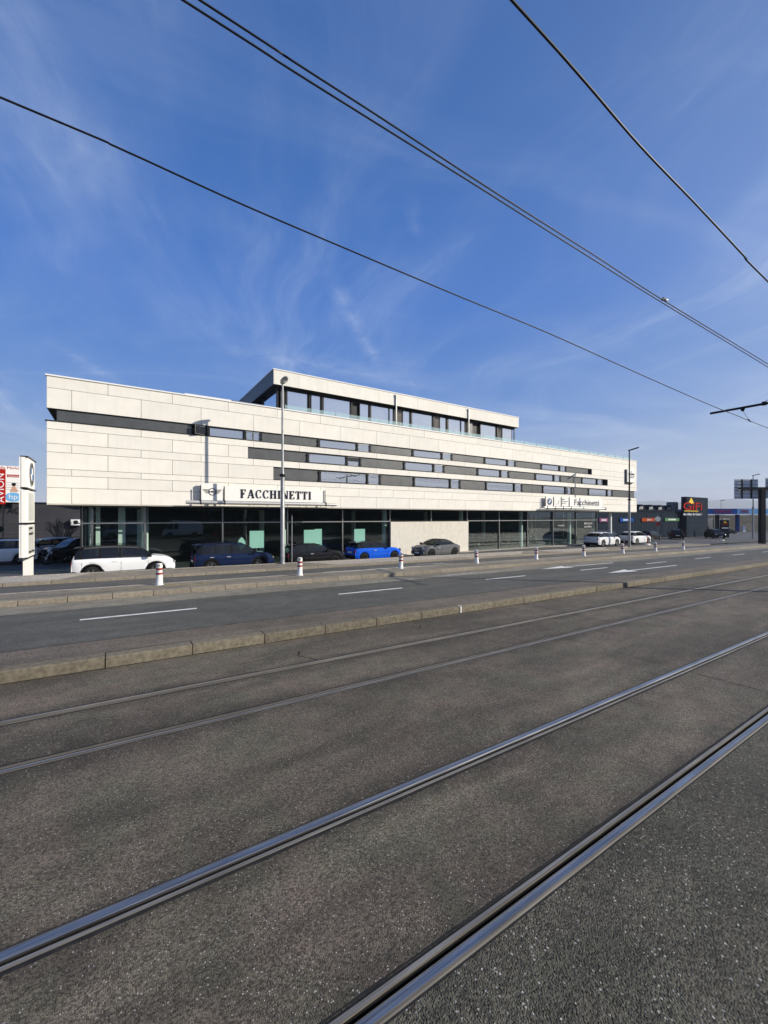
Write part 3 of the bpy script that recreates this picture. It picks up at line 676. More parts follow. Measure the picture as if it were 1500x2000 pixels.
def strip_win(z0, z1, segs):
    a0, a1 = z0 + .03, z1 - .01
    hd = MB(); hd.box(segs[0][0], segs[-1][1], YF + .06, YF + .40, a1 - .03, a1); hd.build('head_rail', M['frame'], bld); a1 -= .032
    for k, (x0, x1, t) in enumerate(segs):
        if t == 'g': infill(x0 + .001, x1 - .001, a0, a1)
        elif t == 'w': window(x0 + .07, x1 - .07, a0, a1, YF + .12, bld, M['frame'], M['office_glass'])
        elif t == 's': window(x0 + .07, x1 - .07, a0, a1, YF + .10, bld, M['alu'], M['office_glass'], .05)
        elif t == 'd':
            m = MB(); m.box(x0, x1, YF + .36, YF + .40, a0, a1); m.build('dark_reveal', M['mullion'], bld)
        elif t == 'o':
            m = MB(); m.box(x0 + .06, x1 - .06, YF + .36, YF + .40, a0, a1); m.build('dark_reveal', M['mullion'], bld)
            w_ = window(-(x1 - x0 - .14), 0, a0 + .02, a1 - .02, 0, None, M['frame'], M['car_glass']); w_.parent = bld
            w_.location = Vector((x1 - .07, YF + .10, 0)) - wloc(bld); w_.rotation_euler = (0, 0, R(24))
        elif t == 'l':
            for q in range(5):
                zz = (a0 + a1) / 2 + .02 + q * (a1 - a0) / 11
                m = MB(); m.add([(x0 + .07, YF + .06, zz), (x1 - .07, YF + .06, zz), (x1 - .07, YF + .11, zz + .045), (x0 + .07, YF + .11, zz + .045), (x0 + .07, YF + .06, zz + .008), (x1 - .07, YF + .06, zz + .008), (x1 - .07, YF + .11, zz + .053), (x0 + .07, YF + .11, zz + .053)],
                        [(0, 1, 2, 3), (4, 7, 6, 5), (0, 4, 5, 1), (2, 6, 7, 3)]); m.build('slat', M['grey_metal'], bld)
            window(x0 + .07, x1 - .07, a0, a1, YF + .12, bld, M['alu'], M['office_glass'], .05)
        if k and t in 'wsgl' and not (t == 'g' and segs[k - 1][2] == 'g'): mullion(x0, a0, a1)
m_ = [(-2.53, 3.7, 'g'), (3.7, 4.6, 'o'), (4.6, 6.75, 'w'), (6.75, 7.75, 's')]
for k in range(4): x = 7.75 + 8.15 * k; m_ += [(x, x + 4.0, 'g'), (x + 4.0, x + 7.05, 'w'), (x + 7.05, x + 8.15, 's')]
m_ += [(40.35, 44.55, 'g'), (44.55, 45.15, 'd')]
strip_win(Z[7], Z[8], m_)
b = MB(); b.box(BX0 + .37, BX0 + .40, YF + .08, YF + .42, Z[7] + .03, Z[8]); b.build('infill_panel', M['slate_metal'], bld)
m_ = []
for k in range(5): x = 6.95 + 8.1 * k; m_ += [(x, x + 4.0, 'g'), (x + 4.0, x + 7.0, 'w'), (x + 7.0, x + 8.1, 'l' if k == 0 else 's')]
m_ += [(47.45, 48.43, 'd')]
strip_win(Z[5], Z[6], m_)
m_ = []
for k in range(6):
    x = 8.57 + 8.2 * k; e = x + 8.2
    m_ += [(x, x + 3.25, 'g')]
    if k < 5: m_ += [(x + 3.25, x + 7.1, 'w'), (x + 7.1, e, 's')]
m_ += [(52.82, 54.8, 'g')]
strip_win(Z[3], Z[4], m_)

# penthouse
PX0, PX1, PY, PZ = 9.10, 34.7, 28.0, 13.2
ph = MB(); ph.box(PX0, PX1, PY, PY + .03, 12.19, PZ, 0); ph.box(PX0, PX0 + .03, PY + .03, 38.4, 12.19, PZ, 1); ph.box(PX1 - .03, PX1, PY + .03, 38.4, 12.19, PZ, 0)
ph.box(PX0 + .03, PX1 - .03, PY + .03, 38.4, 12.2, PZ - .002, 2); ph.build('rooftop_slab', [M['joint_shade'], M['grey_metal'], M['wall_dark']], bld)
pjs = [PX0, 10.9, 14.75, 22.0 - 1.8, 20.2, 21.9, 24.9, 28.2, 30.2, 34.7]
pjs = [PX0, 10.95, 13.2, 17.7, 19.9, 21.6, 25.0, 27.2, 30.9, PX1]
for a, c in zip(pjs, pjs[1:]):
    o = MB(); o.box(a + .006, c - .006, PY - .028, PY - .002, 12.2, PZ - .005); o.build('cladding_panel', M['panel'], bld)
o = MB(); o.box(PX0 - .04, PX1 + .04, PY - .07, PY + .3, PZ, PZ + .06); o.box(PX0 - .04, PX0 + .3, PY + .3, 38.4, PZ, PZ + .06); o.box(PX1 - .3, PX1 + .04, PY + .3, 38.4, PZ, PZ + .06); o.build('coping', M['coping'], bld)
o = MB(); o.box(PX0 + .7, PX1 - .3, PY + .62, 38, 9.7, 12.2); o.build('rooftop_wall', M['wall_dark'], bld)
PW = PY + .45
o = MB(); o.box(PX0 + .4, PX1 - .2, PW - .02, PW + .1, 12.05, 12.19); o.build('head_rail', M['frame'], bld)
psegs = [(10.05, 10.5, 'g'), (10.6, 12.35, 'w'), (12.7, 13.6, 'w'), (13.9, 16.45, 'w'), (16.9, 17.5, 'o'), (17.55, 18.5, 'w'), (18.75, 21.0, 'w'), (21.45, 22.1, 'c'), (22.1, 23.0, 'w'), (23.2, 25.6, 'w'), (25.95, 26.6, 'c'), (26.6, 27.5, 'w'),
         (27.75, 29.95, 'w'), (30.4, 30.9, 'g'), (30.9, 31.9, 'o'), (32.0, 34.2 - .2, 'w')]
# spread of the openings measured along the rooftop front
def px(u):
    s = (u - 750) * math.sin(YAW) + 805 * math.cos(YAW); p = -(u - 750) * math.cos(YAW) + 805 * math.sin(YAW); return s / p * PW
for (u0, u1, t) in ((548, 556, 'g'), (560, 601, 'w'), (607, 626, 'w'), (631, 684, 'w'), (689, 700, 'o'), (702, 720, 'w'), (724, 768, 'w'), (775, 785, 'c'), (786, 800, 'w'), (804, 844, 'w'), (848, 858, 'c'), (858.5, 871, 'w'),
                     (875, 908, 'w'), (916, 922, 'g'), (923, 936, 'o'), (938, 968, 'w'), (971, 980, 'c'), (980.5, 1000, 'w')):
    a, c = px(u0), px(u1)
    if t == 'w': window(a, c, 9.8, 12.05, PW, bld, M['frame'], M['pent_glass'], .05)
    elif t == 'o': q = MB(); q.box(a, c, PW + .12, PW + .15, 9.8, 12.05); q.build('dark_reveal', M['mullion'], bld)
    elif t == 'c':
        q = MB(); n = 10; vs = []
        for i in range(n + 1):
            x = a + (c - a) * i / n; y = PW + .02 + .05 * (i % 2); vs += [(x, y, 9.8), (x, y, 12.05)]
        q.add(vs, [(2 * i, 2 * i + 2, 2 * i + 3, 2 * i + 1) for i in range(n)]); q.build('curtain', M['curtain'], bld)
    else: q = MB(); q.box(a, c, PW - .05, PW + .1, 9.8, 12.05); q.build('infill_panel', M['grey_metal'], bld)
for u in (558, 604, 628.5, 686, 722, 770, 802, 846, 873, 911, 937, 970, 1003):
    q = MB(); x = px(u); q.box(x - .05, x + .05, PW - .10, PW - .035, 9.8, 12.19); q.box(x - .08, x + .08, PW - .13, PW - .101, 10.7, 10.82); q.build('mullion', M['mullion'], bld)
q = MB(); q.box(PX0 + .42, PX0 + .46, PY + .7, 31.6, 9.8, 12.1); pw_ = q.build('window', M['pent_glass'], bld)
for y in (PY + .45, 31.6, 33.2): q = MB(); q.box(PX0 + .38, PX0 + .50, y, y + .15, 9.8, 12.19); q.build('mullion', M['mullion'], bld)
for u in (772.5, 914):
    x = px(u) * PY / PW; q = MB(); q.box(x - .05, x + .05, PY - .14, PY - .04, 10.6, 12.95); q.box(x - .08, x + .08, PY - .16, PY - .03, 12.95, 13.08); q.build('flue', M['galv'], bld)
q = MB(); q.box(3.87, 9.0, 30, 36, 9.75, 11.12); q.build('roof_upstand', M['panel'], bld)
q = MB(); q.box(3.8, 9.05, 29.94, 36.05, 11.12, 11.18); q.build('coping', M['coping'], bld)
# glass balustrade behind the parapet
x = 9.55
while x < 53.4:
    w = 1.9; q = MB(); q.box(x + .02, x + w - .02, YF + .62, YF + .64, 9.9, 10.58); q.build('glass_panel', M['rail_glass'], bld)
    q = MB(); q.box(x - .012, x + .012, YF + .60, YF + .66, 9.9, 10.56); q.build('clamp', M['alu'], bld); x += w

# ground floor: glass front, interior, columns
GY = 27.5; FX = [-1.6, 1.4] + [1.4 + 4.25 * k for k in range(1, 12)]; ZT = 2.66; ZB = -0.10
for i, (a, c) in enumerate(zip(FX, FX[1:])):
    blind = 18.3 < (a + c) / 2 < 27.0
    if i == 0:
        window(a + .05, -1.12, ZT, 3.60, GY, bld, M['alu'], M['shop_glass'], .04); window(-1.10, c - .04, ZT, 3.60, GY, bld, M['alu'], M['shop_glass'], .04)
        window(a + .05, -1.12, ZB, ZT, GY, bld, M['alu'], M['shop_glass'], .04); window(-1.10, c - .04, ZB, ZT, GY, bld, M['alu'], M['shop_glass'], .04)
    else:
        window(a + .04, c - .04, ZT, 3.60, GY, bld, M['frame'], M['shop_glass'], .04)
        if not blind: window(a + .04, c - .04, ZB, ZT, GY, bld, M['frame'], M['shop_glass'], .04)
    q = MB(); q.box(c - .035, c + .035, GY - .09, GY + .10, ZB if not blind else ZT, 3.62); q.build('mullion', M['alu'], bld)
q = MB(); q.box(-1.62, -1.55, GY - .06, GY + .10, ZB, 3.62); q.build('mullion', M['mullion'], bld)
q = MB(); q.box(-1.75, 18.38, GY - .075, GY - .031, ZT - .035, ZT + .035); q.box(26.92, 48.2, GY - .075, GY - .031, ZT - .035, ZT + .035); q.build('transom', M['alu'], bld)
q = MB(); q.box(-1.65, 18.38, GY - .08, GY + .1, -0.3, ZB); q.box(26.92, 48.2, GY - .14, GY + .1, -0.3, ZB - .01); q.build('plinth', M['alu'], bld)
q = MB(); q.box(18.38, 26.90, GY - .22, GY + .04, -0.3, 2.62); q.build('render_wall', M['plaster'], bld)
for s, X in (('l', -1.60), ('r', 48.15)):
    y = GY + .12
    while y < 40:
        f = MB(); f.box(X - .03, X + .03, y, y + .06, ZB, 3.62); o = f.build('window', M['alu'], bld)
        g = MB(); g.box(X - .006, X + .006, y + .06, y + 4.1, ZB, 3.62); g.build('pane', M['shop_glass'], o); y += 4.16
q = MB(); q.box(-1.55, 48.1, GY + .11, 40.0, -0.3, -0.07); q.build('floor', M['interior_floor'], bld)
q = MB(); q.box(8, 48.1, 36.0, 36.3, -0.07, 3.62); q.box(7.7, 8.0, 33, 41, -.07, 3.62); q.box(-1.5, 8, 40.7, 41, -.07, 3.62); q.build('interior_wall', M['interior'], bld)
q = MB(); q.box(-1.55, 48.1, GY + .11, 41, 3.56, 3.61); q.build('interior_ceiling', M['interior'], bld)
for k in range(12):
    q = MB(); xc = 1.42 + 8.5 * (k // 2); yc = 28.3 if k % 2 == 0 else 33.5
    q.tube([(xc, yc, -.07), (xc, yc, 3.56)], .2, 14); q.build('column', M['column'], bld)
for (a, c, y) in ((.10, .45, 28.3), (-.95, -.75, 28.0), (-1.30, -1.18, 28.6)):
    q = MB(); q.box(a, c, y, y + .2, -.07, 3.56); q.build('door_frame', M['column'], bld)
q = MB(); q.tube([(50.8, 27.3, -.6), (50.8, 27.3, 3.62)], .21, 16); q.build('column', M['column'], bld)
# white notices on the right-hand panes
for (s, x, z, w, h) in (('BMW X1 & iX1', 45.6, 2.15, 1.6, .22), ('Launch Edition.', 45.6, 1.80, 1.5, .22), ('BMW FINANCIAL', 40.5, 2.0, 1.3, .14)):
    text_obj(s, M['letter_white'], x, GY - .035, z, w, h, bld, 'window_lettering', .004)

# display panels standing in the showroom
def display(x, y, w, z0, z1, label, shape='r'):
    t = thing('display_panel', label, 'display panel', (x, y, -.07))
    q = MB()
    if shape == 'r': q.box(-w / 2, w / 2, 0, .05, z0, z1)
    else:
        pts = [(-w / 2 * math.sin(math.pi * k / 8) ** .8, z0 + (z1 - z0) * k / 8) for k in range(9)]; pts += [(-p[0], p[1]) for p in pts[-2:0:-1]]
        n = len(pts); q.add([(a, 0, c) for a, c in pts] + [(a, .05, c) for a, c in pts], [tuple(range(n)), tuple(range(2 * n - 1, n - 1, -1))] + [(i, i + n, (i + 1) % n + n, (i + 1) % n) for i in range(n)])
    q.build('board', M['mint'], t, True)
    q = MB(); q.box(-.2, .2, -.1, .2, 0, .03); q.box(-.03, .03, .052, .09, 0, z0 + .3); q.build('foot', M['alu'], t, True)
display(7.92, 27.85, .95, 1.0, 2.15, 'tall mint green display board behind the glass near the lamp post')
display(6.95, 27.95, .50, .9, 1.75, 'pointed teal leaf-shaped display board left of the tall mint board', 'p')
display(11.75, 27.85, .95, 1.2, 2.15, 'mint green display board in the window above the black hatchback')
display(12.5, 28.1, .55, .9, 2.2, 'narrow pale mint display panel beside the one above the black hatchback')
display(15.85, 27.85, .95, 1.2, 2.15, 'mint green display board in the window above the blue car')

# ------------------------------------------------------------------ signs on the facade
def SX(u, Y):
    s = (u - 750) * math.sin(YAW) + 805 * math.cos(YAW); p = -(u - 750) * math.cos(YAW) + 805 * math.sin(YAW); return s / p * Y
SY = 26.0
s1 = thing('facade_sign', 'cream fascia sign reading FACCHINETTI with winged MINI badge over the left glass front', 'sign', (SX(500, SY), SY, 3.8))
xa, xb, xc = SX(393, SY), SX(437, SY), SX(633, SY)
q = MB(); q.box(xa, xb - .05, SY - .04, SY + .10, 3.99, 4.99); q.build('badge_panel', M['sign_white'], s1)
q = MB(); q.box(xb + .06, xc, SY, SY + .10, 3.99, 4.86); q.build('name_panel', M['sign_white'], s1)
q = MB(); serif_word(q, 'FACCHINETTI', SX(470, SY), 4.19, SX(608, SY) - SX(470, SY), .52, SY - .002, .045); q.build('lettering', M['letter'], s1)
cxm = (xa + xb) / 2 - .02; q = MB(); q.disc((cxm, SY - .055, 4.50), .22, r2=.18); q.build('emblem', M['letter'], s1)
for sg in (-1, 1):
    q = MB()
    for k, (ln, dz) in enumerate(((.46, .12), (.40, .055), (.32, -.01), (.24, -.075))):
        q.box(min(cxm + sg * .19, cxm + sg * (.19 + ln * .72)), max(cxm + sg * .19, cxm + sg * (.19 + ln * .72)), SY - .065, SY - .045, 4.49 + dz, 4.49 + dz + .022)
    q.build('wing', M['letter'], s1)
text_obj('MINI', M['letter'], cxm - .14, SY - .055, 4.455, .28, .09, s1)
q = MB(); q.tube([(SX(362, SY), SY - .15, 3.86), (SX(655, SY), SY - .15, 3.86)], .105, 16); q.build('light_tube', M['silver'], s1)
for u in (391, 437.5, 634):
    q = MB(); x = SX(u, SY); q.box(x - .025, x + .025, SY - .28, SY - .05, 3.74, 4.0); q.box(x - .025, x + .025, SY - .12, SY + .28, 3.995, 4.03); q.box(x - .025, x + .025, SY - .05 - .03, SY - .05, 4.03, 4.85); q.build('bracket', M['mullion'], s1)
for u in (372, 400, 428, 486, 521, 560, 597, 625, 648):
    q = MB(); x = SX(u, SY); q.tube([(x, SY - .15, 3.74), (x, SY - .15, 3.70)], .05, 8); q.build('spotlight', M['galv'], s1)
s2 = thing('facade_sign', 'cream fascia sign reading Facchinetti with round blue and white badge at the right glass front', 'sign', (SX(1120, SY), SY, 3.8))
zs0, zs1 = SY * 0, 0
us = (1065.5, 1081, 1096, 1111.5, 1177)
for k, (ua, ub) in enumerate(zip(us, us[1:])):
    q = MB(); q.box(SX(ua, SY) + .05, SX(ub, SY) - .05, SY, SY + .1, 4.13, 5.08); q.build(('badge_panel', 'badge_panel', 'badge_panel', 'name_panel')[k], M['sign_white'], s2)
text_obj('Facchinetti', M['letter_grey'], SX(1122, SY), SY - .02, 4.30, SX(1169.5, SY) - SX(1122, SY), .62, s2)
def roundel(c, r, axis, parent, dpt):
    """black ring around blue and white quarters"""
    def off(d): return (c[0], c[1] - d, c[2]) if axis == 'y' else (c[0] + d, c[1], c[2])
    e = MB()
    e.disc(off(dpt), r, axis, 28, 0, r2=r * .60)
    for k in range(4): e.disc(off(dpt * 1.0), r * .60, axis, 8, 1 + (k % 2), a0=k * math.pi / 2, a1=(k + 1) * math.pi / 2)
    e.disc(off(dpt * 1.3), r * 1.06, axis, 28, 3, r2=r * .97)
    return e.build('emblem', [M['letter'], M['letter_white'], M['logo_blue'], M['silver']], parent)
xr = (SX(1065.5, SY) + SX(1081, SY)) / 2; roundel((xr, SY, 4.6), .34, 'y', s2, .03)
text_obj('BMW', M['letter_white'], xr - .17, SY - .045, 4.80, .34, .10, s2, depth=.004)
xi = (SX(1081, SY) + SX(1096, SY)) / 2
q = MB(); q.disc((xi - .1, SY - .02, 4.6), .30, 'y', 18, 0, r2=.285, a0=R(80), a1=R(290)); q.build('emblem', M['grey_metal'], s2)
q = MB(); q.add([(xi + .08, SY - .03, 4.32), (xi + .14, SY - .03, 4.34), (xi + .24, SY - .03, 4.78), (xi + .20, SY - .03, 4.78)], [(0, 1, 2, 3)]); q.build('emblem', M['letter'], s2)
xt = SX(1096, SY) + .16
for k, (s, w) in enumerate((('BMW', .45), ('Facchinetti', .95), ('Meyrin', .6))): text_obj(s, M['letter_grey'], xt, SY - .02, 4.80 - .22 * k, w, .12, s2, depth=.01)
q = MB(); q.tube([(SX(1060, SY), SY - .15, 3.97), (SX(1178, SY), SY - .15, 3.97)], .12, 14); q.build('light_tube', M['silver'], s2)
for u in (1065, 1081, 1096, 1111.5, 1179):
    q = MB(); x = SX(u, SY); q.box(x - .03, x + .03, SY - .30, SY - .03, 3.83, 4.10); q.box(x - .03, x + .03, SY - .10, SY + .28, 4.098, 4.13)
    if u < 1170: q.box(x - .03, x + .03, SY - .03 - .02, SY - .02, 4.13, 5.1)
    q.build('bracket', M['mullion'], s2)
s3 = thing('facade_sign', 'small square white sign with a dark emblem near the upper right corner of the facade', 'sign', (SX(1233, 26.1), 26.1, 6.6))
xa, xb = SX(1225.5, 26.05), SX(1240.5, 26.05)
q = MB(); q.box(xa, xb, 26.05, 26.15, 7.30, 8.95); q.build('panel', M['sign_white'], s3)
q = MB(); q.box(xa - .03, xa - .005, 26.16, 26.29, 7.4, 8.85); q.box(xa, xb - .3, 26.0, 26.29, 7.22, 7.27); q.build('bracket', M['mullion'], s3)
xm = (xa + xb) / 2; q = MB(); q.add([(xm - .1, 26.04, 8.45), (xm + .08, 26.04, 8.45), (xm + .02, 26.04, 8.72), (xm - .02, 26.04, 8.72)], [(0, 1, 2, 3)])
for k in range(5): q.box(xm - .7 + .3 * k, xm - .5 + .3 * k, 26.02, 26.045, 8.20 + .03 * (k % 2), 8.42 - .03 * (k % 3))
q.box(xm - .65, xm + .75, 26.02, 26.045, 8.05, 8.10); q.box(xm - .4, xm + .6, 26.02, 26.045, 7.85, 7.92); q.build('emblem', M['letter'], s3)

# ------------------------------------------------------------------ totem
tt = thing('totem_sign', 'tall white dealership totem with round badge beside the pavement at the far left', 'sign', (-3.35, 24.4, -.1))
q = MB(); q.box(-3.46, -3.22, 24.0, 24.95, -.1, 1.20); q.build('post', M['sign_white'], tt)
for (z0, z1, nm) in ((1.24, 2.66, 'panel'), (2.76, 4.18, 'panel'), (4.30, 5.60, 'panel')):
    q = MB(); q.box(-3.43, -3.30, 23.40, 25.40, z0, z1); q.box(-3.29, -3.24, 23.55, 25.38, z0, z1); q.box(-3.50, -3.44, 23.42, 25.38, z0, z1); q.build(nm, M['sign_white'], tt)
for z in (1.19, 2.70, 4.23, 5.61):
    q = MB(); q.box(-3.47, -3.20, 23.44, 25.62, z, z + .045); q.build('shelf', M['mullion'], tt)
for (z0, z1) in ((1.34, 2.58), (2.84, 4.10)):
    q = MB(); q.box(-3.241, -3.2365, 23.75, 25.15, z0, z1); q.build('inlay', M['inlay'], tt)
roundel((-3.235, 24.55, 4.95), .52, 'x', tt, .015)
for (s, z, w, h) in (('Facchinetti', 2.45, .9, .13), ('Automobiles SA', 2.20, 1.2, .13), ('Route de Meyrin', 1.36, 1.4, .16)):
    me = text_mesh(s, M['letter'], w, h, .01); o = link('lettering', me, tt, True); o.location = Vector((-3.235, 23.85, z)) - wloc(tt); o.rotation_euler = (0, 0, R(90))

# ================================================================== CARS
def lerp_prof(P, x):
    if x <= P[0][0]: return P[0][1]
    for (a, za), (c, zc_) in zip(P, P[1:]):
        if x <= c: t = (x - a) / (c - a); t = t * t * (3 - 2 * t) * .35 + t * .65; return za + (zc_ - za) * t
    return P[-1][1]
KINDS_ = {
 'estate': dict(L=4.36, W=1.84, wr=.35, xr=.80, xf=3.46, ws=(2.72, 3.40), rw=(.03, .34), top=[(0, .80), (.03, 1.05), (.16, 1.38), (.34, 1.57), (.8, 1.62), (1.7, 1.64), (2.6, 1.58), (2.9, 1.46), (3.40, 1.08), (3.85, 1.03), (4.15, .93), (4.31, .80), (4.36, .62)],
      belt=[(0, .78), (.03, 1.00), (1, 1.02), (3.3, .99), (3.6, .97), (4.15, .86), (4.36, .58)], pil=[(.30, .38), (1.05, 1.13), (1.88, 1.98)]),
 'hatch': dict(L=3.86, W=1.74, wr=.32, xr=.66, xf=3.16, ws=(2.22, 2.84), rw=(.06, .48), top=[(0, .70), (.06, .96), (.25, 1.24), (.5, 1.37), (1.0, 1.42), (1.6, 1.43), (2.15, 1.38), (2.42, 1.27), (2.84, .97), (3.3, .93), (3.66, .82), (3.80, .70), (3.86, .52)],
      belt=[(0, .68), (.06, .92), (1, .93), (2.8, .91), (3.2, .88), (3.66, .76), (3.86, .50)], pil=[(.45, .58), (1.20, 1.30)]),
 'coupe': dict(L=4.52, W=1.86, wr=.36, xr=.84, xf=3.58, ws=(2.80, 3.50), rw=(.10, .85), top=[(0, .80), (.05, 1.02), (.12, 1.10), (.45, 1.33), (.85, 1.50), (1.4, 1.57), (2.1, 1.58), (2.75, 1.50), (3.0, 1.42), (3.50, 1.08), (4.0, 1.02), (4.3, .92), (4.47, .78), (4.52, .60)],
      belt=[(0, .78), (.05, 1.0), (1, 1.04), (3.4, .99), (3.7, .97), (4.3, .86), (4.52, .58)], pil=[(.80, 1.0), (1.78, 1.88)]),
 'cabrio': dict(L=3.86, W=1.74, wr=.32, xr=.66, xf=3.16, ws=(2.22, 2.84), rw=(.62, .90), top=[(0, .66), (.06, .86), (.22, .96), (.42, 1.0), (.56, 1.06), (.95, 1.30), (1.30, 1.39), (1.8, 1.41), (2.15, 1.37), (2.42, 1.27), (2.84, .97), (3.3, .93), (3.66, .82), (3.80, .70), (3.86, .52)],
      belt=[(0, .64), (.06, .84), (.3, .94), (1, .94), (2.8, .91), (3.2, .88), (3.66, .76), (3.86, .50)], pil=[(.5, 1.02), (2.1, 2.14)]),
 'van': dict(L=5.4, W=2.0, wr=.36, xr=1.1, xf=4.45, ws=(4.25, 4.95), rw=(.02, .06), top=[(0, 2.2), (.02, 2.35), (.1, 2.5), (.5, 2.55), (4.0, 2.55), (4.3, 2.45), (4.95, 1.45), (5.25, 1.15), (5.4, .7)],
      belt=[(0, 1.35), (4.6, 1.3), (5.0, 1.2), (5.25, 1.0), (5.4, .66)], pil=[(.0, 3.2), (3.9, 4.0)]),
}
def make_car(kind, label, body, roof=None, rim='rim', cat='car', group='parked cars', trimmed=True, name='parked_car', pillar='trim', simple=False):
    K = KINDS_[kind]; Lc, W = K['L'], K['W']; wr = K['wr']; Ra = wr + .055
    t = thing(name, label, cat, group=group)
    xs = set()
    n = 40
    for i in range(n + 1): xs.add(round(Lc * i / n, 3))
    for xw in (K['xr'], K['xf']):
        for k in range(-7, 8): xs.add(round(xw + Ra * math.sin(k * math.pi / 14), 3))
    for p in K['top'][:4] + K['top'][-3:]: xs.add(p[0])
    for a, c in K['pil']: xs.add(a); xs.add(c)
    for a in K['ws'] + K['rw']: xs.add(a)
    xs = sorted(xs); xs = [x for i, x in enumerate(xs) if i == 0 or x - xs[i - 1] > .008]
    rows_ = []
    for x in xs:
        e0 = max(0, (.42 - x) / .42); e1 = max(0, (x - (Lc - .55)) / .55)
        hw = W / 2 * (1 - .10 * e0 ** 2.2 - .20 * e1 ** 2.2)
        zb = .24 + .08 * max(0, (.3 - x) / .3) + .04 * e1
        for xw in (K['xr'], K['xf']):
            if abs(x - xw) < Ra: zb = max(zb, wr + math.sqrt(max(0, Ra * Ra - (x - xw) ** 2)))
        be = lerp_prof(K['belt'], x); to = max(lerp_prof(K['top'], x), be + .02); d = to - be
        tumble = .20 * min(1, d / .55)
        row = [(hw * .95, zb), (hw * .985, zb + (be - zb) * .25), (hw, zb + (be - zb) * .55), (hw * .985, zb + (be - zb) * .85), (hw * .945, be),
               (hw * .945 - .03 - tumble * .15, be + min(.03, d * .3)), (hw * .93 - .05 - tumble, be + d * .86), (hw * .80 - .04 - tumble, be + d * .965), (hw * .42, be + d * .995), (0, to)]
        rows_.append(row)
    J = len(rows_[0]); vs = []
    for x, row in zip(xs, rows_):
        for (y, z) in row: vs.append((x - Lc / 2, -y, z))
        for (y, z) in row[-2::-1]: vs.append((x - Lc / 2, y, z))
    NJ = 2 * J - 1; groups = {}
    def put(g, f): groups.setdefault(g, []).append(f)
    for i in range(len(xs) - 1):
        xm = (xs[i] + xs[i + 1]) / 2
        dm = lerp_prof(K['top'], xm) - lerp_prof(K['belt'], xm)
        for j in range(NJ - 1):
            f = (i * NJ + j, (i + 1) * NJ + j, (i + 1) * NJ + j + 1, i * NJ + j + 1)
            jj = j if j < J - 1 else NJ - 2 - j
            side = 'l' if j < J - 1 else 'r'
            inws = K['ws'][0] <= xm <= K['ws'][1]; inrw = K['rw'][0] <= xm <= K['rw'][1]
            g = 'body'
            if jj == 5 and dm > .16:
                if any(a <= xm <= c for a, c in K['pil']) : g = 'pillar'
                elif K['rw'][0] + .15 < xm < K['ws'][1] - .12: g = 'win' + side
                else: g = 'pillar'
            elif jj >= 6 and inws and dm > .04: g = 'windscreen' if jj > 6 else 'pillar'
            elif jj >= 6 and inrw and dm > .10: g = 'rear_window' if jj > 6 else 'pillar'
            elif jj >= 6 and K['rw'][1] < xm < K['ws'][0]: g = 'roof'
            elif jj == 0: g = 'skirt'
            put(g, f)
    n_ = len(xs)
    put('body', tuple(range(NJ - 1, -1, -1))); put('body', tuple((n_ - 1) * NJ + j for j in range(NJ)))
    def part(g, nm, mt, parent=t):
        if g not in groups: return None
        fs = groups[g]; used = sorted({i for f in fs for i in f}); mp = {u: k for k, u in enumerate(used)}
        q = MB(); q.add([vs[u] for u in used], [tuple(mp[i] for i in f) for f in fs], 0, True)
        if g == 'body':
            q.sm[-1] = q.sm[-2] = False
        return q.build(nm, mt, parent, True)
    bd = part('body', 'body', M[body]); part('pillar', 'pillar', M[pillar] if kind != 'van' else M[body]); part('skirt', 'sill_trim', M['trim'] if trimmed else M[body])
    part('roof', 'roof', M[roof or body]); part('windscreen', 'windscreen', M['car_glass']); part('rear_window', 'rear_window', M['car_glass'])
    part('winl', 'side_window', M['car_glass']); part('winr', 'side_window', M['car_glass'])
    # underbody and wheel housings
    q = MB(); q.box(-Lc / 2 + .25, Lc / 2 - .3, -W / 2 + .20, W / 2 - .20, .20, .70); q.box(-Lc / 2 + K['xr'] + Ra, -Lc / 2 + K['xf'] - Ra, -W / 2 + .07, W / 2 - .07, .18, .34)
    q.build('underbody', M['trim'], t, True)
    tyre = MB(); n = 26; prof = [(.0, .62), (.0, .93), (.02, 1.0), (.17, 1.0), (.19, .93), (.19, .62)]
    tv = [((math.cos(2 * math.pi * k / n)) * r * wr, y, math.sin(2 * math.pi * k / n) * r * wr) for k in range(n) for (y, r) in prof]; m_p = len(prof)
    tyre.add(tv, [(k * m_p + i, ((k + 1) % n) * m_p + i, ((k + 1) % n) * m_p + i + 1, k * m_p + i + 1) for k in range(n) for i in range(m_p - 1)], 0, True)
    tme = tyre.mesh('tyre', M['tyre'])
    rm = MB()
    for k in range(5):
        for dd in (-.09, .09):
            a = 2 * math.pi * k / 5 + dd * 1.6; a2 = 2 * math.pi * k / 5 + dd * 2.2
            p0 = Vector((math.cos(a) * .12 * wr, .012, math.sin(a) * .12 * wr)); p1 = Vector((math.cos(a2) * .66 * wr, .004, math.sin(a2) * .66 * wr)); q_ = Vector((-math.sin(a), 0, math.cos(a))) * wr * .055
            rm.add([p0 - q_, p0 + q_, p1 + q_ * 1.3, p1 - q_ * 1.3], [(0, 1, 2, 3)])
    rm.disc((0, .01, 0), wr * .17, 'y', 14); rm.disc((0, .002, 0), wr * .70, 'y', 26, r2=wr * .60); rm.disc((0, .10, 0), wr * .66, 'y', 20, 1)
    rme = rm.mesh('rim', [M[rim], M['tyre']])
